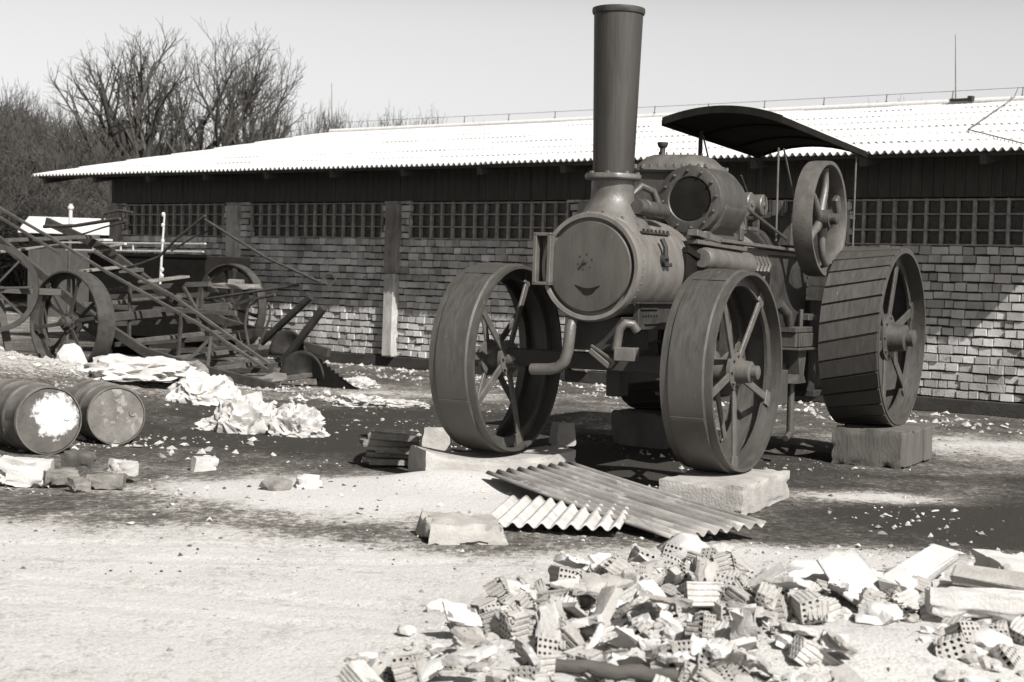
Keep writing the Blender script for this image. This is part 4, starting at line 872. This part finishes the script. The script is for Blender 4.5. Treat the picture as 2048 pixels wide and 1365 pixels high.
tubes('handle', [([(.81, .3, 2.38), (.19, .3, 2.01), (-.15, .3, 1.75), (-.56, .3, 1.63), (-1.2, .3, 1.5)], .022), ([(.61, .5, 2.33), (1.86, .5, 1.79), (2.94, .5, 1.45)], .022), ([(2.47, .6, 1.4), (1.48, .6, 1.26), (.44, .6, 1.11)], .02), ([(-.2, .6, 1.85), (.3, .6, 2.08), (.75, .55, 2.2)], .016),
    ([(-1.8, .6, 2.3), (-1.73, .6, 2.42), (-1.4, .6, 2.47), (-1.09, .6, 2.44)], .02), ([(-3.2, .6, 2.2), (-2.43, .6, 2.22), (-1.37, .6, 2.34)], .03), ([(-2.4, .6, 2.05), (-1.75, .6, 2.2), (-1.2, .6, 2.3)], .016)])
tubes('lever', [([(2.54, 0, 1.25), (2.2, 0, 1.19), (2.02, 0, 1.05), (1.97, 0, .8), (2.09, 0, .38)], .022), ([(2.31, .1, 1.14), (2.37, .1, 1.02), (2.35, .1, .89), (2.09, .1, .37)], .018)], 'rust')
tubes('share_leg', [([(2.95, .3, 1.24), (2.02, .3, .54)], .055), ([(3.46, 0, 1.10), (2.72, 0, .30)], .06)], 'dark_iron')
b = MB(); b.lathe((2.88, .78, 1.50), (-.3, 1, 0), [(-.012, .075), (-.012, .10), (.012, .10), (.012, .075)], 24, closed=True); b.build('ring', M['rust'], plough)
for (x_, y_, z_, r_, sq, tl) in ((2.75, .05, .46, .30, 1.0, .2), (3.3, -.25, .20, .36, .85, -.2)):
    b = MB(); rows_ = []
    for i in range(9):
        row = []
        for j in range(13):
            a = math.pi*(j/12); q = i/8*r_; row.append((x_+math.cos(a)*q*1.0, y_+.10*math.cos(i/8*1.5)+.06*math.cos(a), z_-.22*r_+math.sin(a)*q*1.25*sq))
        rows_.append(row)
    b.grid(rows_); b.build('mouldboard', M['dark_iron'], plough, solid=.015)
b = MB(); pts = [(0, 0), (-.05, .42)]
for i in range(9): pts += [(.06+i*.075, .40-i*.043), (.095+i*.075, .335-i*.043)]
b.prism(pts+[(.78, 0)], (3.3, .1, -.02), (1, 0, 0), (0, 0, 1), (-.3, 1, 0), .03); b.build('toothed_share', M['black'], plough)
b = MB(); b.prism([(-.35, -.02), (.30, .05), (.36, .10), (.28, .20), (.05, .22)], (3.22, -.92, .06), (1, 0, .05), (0, .75, .66), (0, -.66, .75), .03); b.build('wooden_plate', M['wood'], plough)
b = MB(); b.box((.85, .95, 1.34), (.7, .35, .05), (.05, .02, .1), jit=.02); b.box((.85, .95, 1.40), (.22, .16, .08), (.05, .02, .5)); b.build('loose_board', M['wood'], plough)

# ------------------------------------------------------------------ behind the plough
wg = empty('wagon_box', WP(-22.7, 18.25, 0), -bet, 'black steel wagon body with white edged rails behind the plough', 'wagon')
b = MB(); b.box((0, 0, 1.08), (3.25, 1.0, 1.45), ch=.02); b.box((0, -.505, 1.79), (3.3, .02, .05)); b.build('body', M['black'], wg)
for zz, x0, x1 in ((1.99, -2.5, 1.6), (1.855, -2.3, 1.55)):
    b = MB(); b.bar((x0, -.5, zz), (x1, -.5, zz+.02), .04, .028); b.build('rail', M['whitepaint'], wg)
for x_ in (-1.5, -1.1, -.7, -.35): 
    b = MB(); b.bar((x_, -.5, 1.86), (x_, -.5, 1.99), .025, .03); b.build('rail_post', M['whitepaint'], wg)
b = MB(); b.bar((-1.4, -.55, 1.88), (-.3, -.7, 1.98), .05, .04); b.bar((-1.9, -.4, 2.04), (-1.2, -.4, 2.05), .2, .04); b.build('loose_lath', M['whitepaint'], wg)
for x_ in (-1.2, 1.2):
    b = MB(); b.box((x_, 0, .25), (.3, .9, .5)); b.build('support', M['black'], wg)
b = MB(); b.tube([(0, 0, 0), (.02, 0, .6), (.05, 0, 1.26)], [.020, .019, .015], 10)
for z_ in (1.22, 1.05, .8, .35, .25): b.lathe((.03, 0, z_), (0, 0, 1), [(0, .018), (.02, .030), (.05, .030), (.07, .018)], 12, wob=.1)
single(b, 'pole', M['whitepaint'], (-5.60, 25.33, 1.17), (0, 0, 0), 'thin pole with peeling white paint standing up from the plough frame', 'pole')
pt = empty('post', (-8.35, 30.0, 0), 0, 'dark post with a white painted top before the pale hut roof', 'post')
b = MB(); b.tube([(0, 0, 0), (.02, 0, 2.3)], .035, 10); b.build('shaft', M['oldwood'], pt)
b = MB(); b.tube([(.02, 0, 2.3), (.02, 0, 2.72)], .036, 10); b.lathe((.02, 0, 2.60), (0, 0, 1), [(0, .036), (.03, .06), (.06, .06), (.09, .036)], 12); b.build('cap', M['whitepaint'], pt)
cw = empty('cart_wheel', (-7.02, 21.6, 0), R(20), 'large iron cart wheel cut off by the edge beside the plough', 'wheel')
b = MB(); b.lathe((0, 0, 1.24), (.25, 1, 0), [(-.04, .53), (-.045, .60), (.045, .60), (.04, .53)], 72, closed=True); rm = b.build('rim', M['rust'], cw)
b = MB(); b.lathe((0, -.09, 1.24), (.25, 1, 0), [(0, .07), (.18, .07)], 20); b.build('hub', M['rust'], cw)
for i in range(8):
    a = i*math.pi/4+.05; b = MB(); d = Vector((math.cos(a)*.97, -math.cos(a)*.243, math.sin(a))); b.bar(Vector((0, 0, 1.24))+d*.06, Vector((0, 0, 1.24))+d*.56, .045, .03); b.build('spoke', M['rust'], cw)
b = MB(); b.bar((-.3, .15, 0), (-.05, .12, 1.24), .1, .1); b.bar((.3, .15, 0), (0.05, .12, 1.24), .1, .1); b.bar((-.8, .14, 1.24), (.9, .3, 1.2), .09, .09); b.build('trestle', M['oldwood'], cw)
hut = empty('hut', (-12.7, 45.6, 0), R(4), 'distant low hut with a white roof at the foot of the wood', 'hut')
b = MB(); b.box((0, .9, 1.25), (2.3, 1.6, 2.5)); b.build('wall', M['under'], hut)
b = MB(); b.prism([(-.3, 2.50), (1.0, 2.94), (2.3, 2.50), (2.3, 2.44), (1.0, 2.88), (-.3, 2.44)], (0, 0, 0), (0, 1, 0), (0, 0, 1), (1, 0, 0), 2.7); b.build('roof', M['hutroof'], hut)

# ------------------------------------------------------------------ trees
def grow(q, p, d, ln, r_, lev, maxlev, segs, kink, up, kids):
    """appends (p0, p1, r0, r1, level); limbs leave at a slant and curve upwards"""
    n = 5 if lev < 2 else (4 if lev == 2 else 3); pts = [p.copy()]; dirs = []
    for i in range(n):
        d = (d+Vector((q.gauss(0, kink), q.gauss(0, kink), q.gauss(0, kink)+(up*.16 if lev else .05)))).normalized(); p2 = p+d*(ln/n)
        r1 = r_*(1-.6*(i/n)); r2 = r_*(1-.6*((i+1)/n)); segs.append((p, p2, r1, r2, lev)); p = p2; pts.append(p.copy()); dirs.append(d.copy())
    if lev < maxlev:
        kn = kids[min(lev, len(kids)-1)]+q.randint(-1, 1); f0 = .22 if lev else .34; a0 = q.uniform(0, 6.28)
        for i in range(kn):
            f = min(f0+(1-f0)*(i+q.random())/max(kn, 1), .999); k = min(int(f*n), n-1); b0 = pts[k].lerp(pts[k+1], f*n-k); dd = dirs[k]
            e1 = dd.cross(Vector((.31, .77, .2))).normalized(); e2 = dd.cross(e1); az = a0+i*2.4+q.uniform(-.5, .5); ax = e1*math.cos(az)+e2*math.sin(az)
            an = q.uniform(.55, 1.0) if lev == 0 else q.uniform(.4, .85); nd = (dd*math.cos(an)+ax*math.sin(an)).normalized()
            grow(q, b0, nd, ln*q.uniform(.5, .72)*(1.12-.45*f), max(r_*(1-.6*f)*q.uniform(.55, .74), .004), lev+1, maxlev, segs, kink*1.12, up, kids)
def seg_mesh(segs, n):
    A = np.array([s[0] for s in segs], np.float32); B = np.array([s[1] for s in segs], np.float32); ra = np.array([s[2] for s in segs], np.float32); rb_ = np.array([s[3] for s in segs], np.float32)
    D = B-A; D /= np.linalg.norm(D, axis=1, keepdims=True)+1e-9; X = np.cross(D, np.array([.3, .5, .81])); X /= np.linalg.norm(X, axis=1, keepdims=True)+1e-9; Y = np.cross(D, X)
    k = len(segs); Vv = np.zeros((k, 2*n, 3), np.float32)
    for j in range(n):
        c_, s_ = math.cos(2*math.pi*j/n), math.sin(2*math.pi*j/n); o_ = X*c_+Y*s_; Vv[:, j] = A+o_*ra[:, None]; Vv[:, n+j] = B+o_*rb_[:, None]
    F = np.array([[j, (j+1) % n, n+(j+1) % n, n+j] for j in range(n)]); T = (F[None]+(np.arange(k)*2*n)[:, None, None]).reshape(-1, 4); return Vv.reshape(-1, 3), T
def tree(x, y, h, seed, lean, label, cat='tree', maxlev=4, kids=(8, 6, 5, 4), r_=.32, spread=1., zb=0., group=None, twig=.0068):
    q = random.Random(seed); segs = []
    grow(q, Vector((0, 0, 0)), Vector((lean[0], lean[1], 1)).normalized(), h*.78, r_, 0, maxlev, segs, .075, .75, kids)
    segs = [(a, b_, max(r1, twig), max(r2, twig*.8), l) for a, b_, r1, r2, l in segs]; zmax = max(s[1].z for s in segs); f = h/zmax
    segs = [(Vector((a.x*spread*f, a.y*spread*f, a.z*f)), Vector((b_.x*spread*f, b_.y*spread*f, b_.z*f)), r1, r2, l) for a, b_, r1, r2, l in segs]
    t_ = empty('bare_tree', (x, y, zb), 0, label, cat, group)
    V1, T1 = seg_mesh([s for s in segs if s[4] <= 1], 7); fast_mesh('trunk', V1, T1, M['bark'], t_, True)
    V2, T2 = seg_mesh([s for s in segs if s[4] > 1], 3); fast_mesh('crown', V2, T2, M['twig'], t_); return t_
T1S = 5
tree(-14.4, 62, 11.2, T1S, (.10, 0), 'tallest bare tree with a thick trunk and wide limbs above the roof', r_=.42, spread=1.0)
tree(-13.2, 64, 11.3, 9, (.04, 0), 'slender bare tree next to the thick-trunked one', r_=.30)
tree(-13.75, 63, 10.6, 58, (.0, 0), 'thin bare tree filling the gap beside the thick-trunked one', r_=.2, spread=.62)
tree(-11.8, 61, 11.0, 14, (.10, 0), 'forked bare tree in the middle of the row above the roof', r_=.30)
tree(-11.3, 65, 10.7, 23, (.02, .0), 'bare tree leaning towards the roof ridge', r_=.30, spread=.72)
tree(-10.2, 62, 8.8, 31, (-.04, 0), 'dense bare tree at the ridge side of the row', r_=.24, spread=.8)
tree(-8.9, 60, 7.4, 38, (.0, 0), 'small bare tree with few branches beside the roof ridge', maxlev=3, kids=(8, 5, 4), r_=.10, spread=.6)
tree(14.4, 60, 9.0, 45, (0, 0), 'bare treetop just showing over the ridge at the shed end', maxlev=3, kids=(10, 6, 5), r_=.12)
tree(15.5, 61, 8.8, 52, (0, 0), 'second bare treetop over the ridge, nearer the lightning rod', maxlev=3, kids=(10, 6, 5), r_=.10)
# the wood on the slope reads as one mass
vars_ = []
for sd in range(7):
    q = random.Random(100+sd); segs = []
    for st_ in range(3):
        grow(q, Vector((q.uniform(-.5, .5), q.uniform(-.5, .5), 0)), Vector((q.gauss(0, .2), q.gauss(0, .2), 1)).normalized(), 3.4, .028, 0, 3, segs, .12, .6, (10, 8, 5))
    segs = [(a, b_, max(r1, .0085), max(r2, .006), l) for a, b_, r1, r2, l in segs]; V1, T1 = seg_mesh(segs, 3); V1 = V1/np.array([1, 1, V1[:, 2].max()]); vars_.append((V1, T1))
q = np.random.RandomState(5); VV = []; TT = []; off = 0
def plant(x, y, h, wd, z0):
    global off
    V1, T1 = vars_[q.randint(7)]; a = q.rand()*6.28; c_, s_ = math.cos(a), math.sin(a); W_ = np.stack([(V1[:, 0]*c_-V1[:, 1]*s_)*wd+x, (V1[:, 0]*s_+V1[:, 1]*c_)*wd+y, V1[:, 2]*h+z0], 1); VV.append(W_); TT.append(T1+off); off += len(V1)
for row, (yy, x0, x1, h0, h1, n) in enumerate(((55, -21, -10.5, 5.6, 3.8, 44), (60, -23, -10, 7.2, 5.0, 44), (68, -26, -10, 9.4, 6.0, 34), (76, -29, -9, 11.0, 6.6, 34), (84, -33, -9, 12.4, 7.4, 30), (52, -19, -9.4, 4.2, 3.4, 40))):
    for i in range(n):
        f = (i+q.rand())/n; x = x0+(x1-x0)*f; h = (h0+(h1-h0)*f)*q.uniform(.74, .98); plant(x, yy+q.uniform(-3, 3), h, q.uniform(.9, 1.4), .6)
for i in range(14): plant(-9.6+i*.55+q.uniform(-.3, .3), 70+q.uniform(-2, 2), q.uniform(7.7, 9.0), .7, .4)
wd_ = fast_mesh('bare_wood', np.concatenate(VV), np.concatenate(TT), M['brush']); tag(wd_, 'dark mass of leafless wood on the slope beyond the shed', kind='stuff')
# hillside behind
b = MB(); rows_ = []
for i in range(9):
    yy = 70+i*12; rows_.append([(x, yy+3*noise.noise((x*.05, i, 0)), (-.5 if i == 0 else .0)+max(0, (yy-70))*.11*(1/(1+math.exp((x+4)/3.5)))+.4*noise.noise((x*.11, yy*.1, 2))) for x in np.linspace(-90, 10, 51)])
b.grid(rows_); o = b.build('hill', M['earth']); tag(o, 'low slope rising behind the wood', kind='structure')
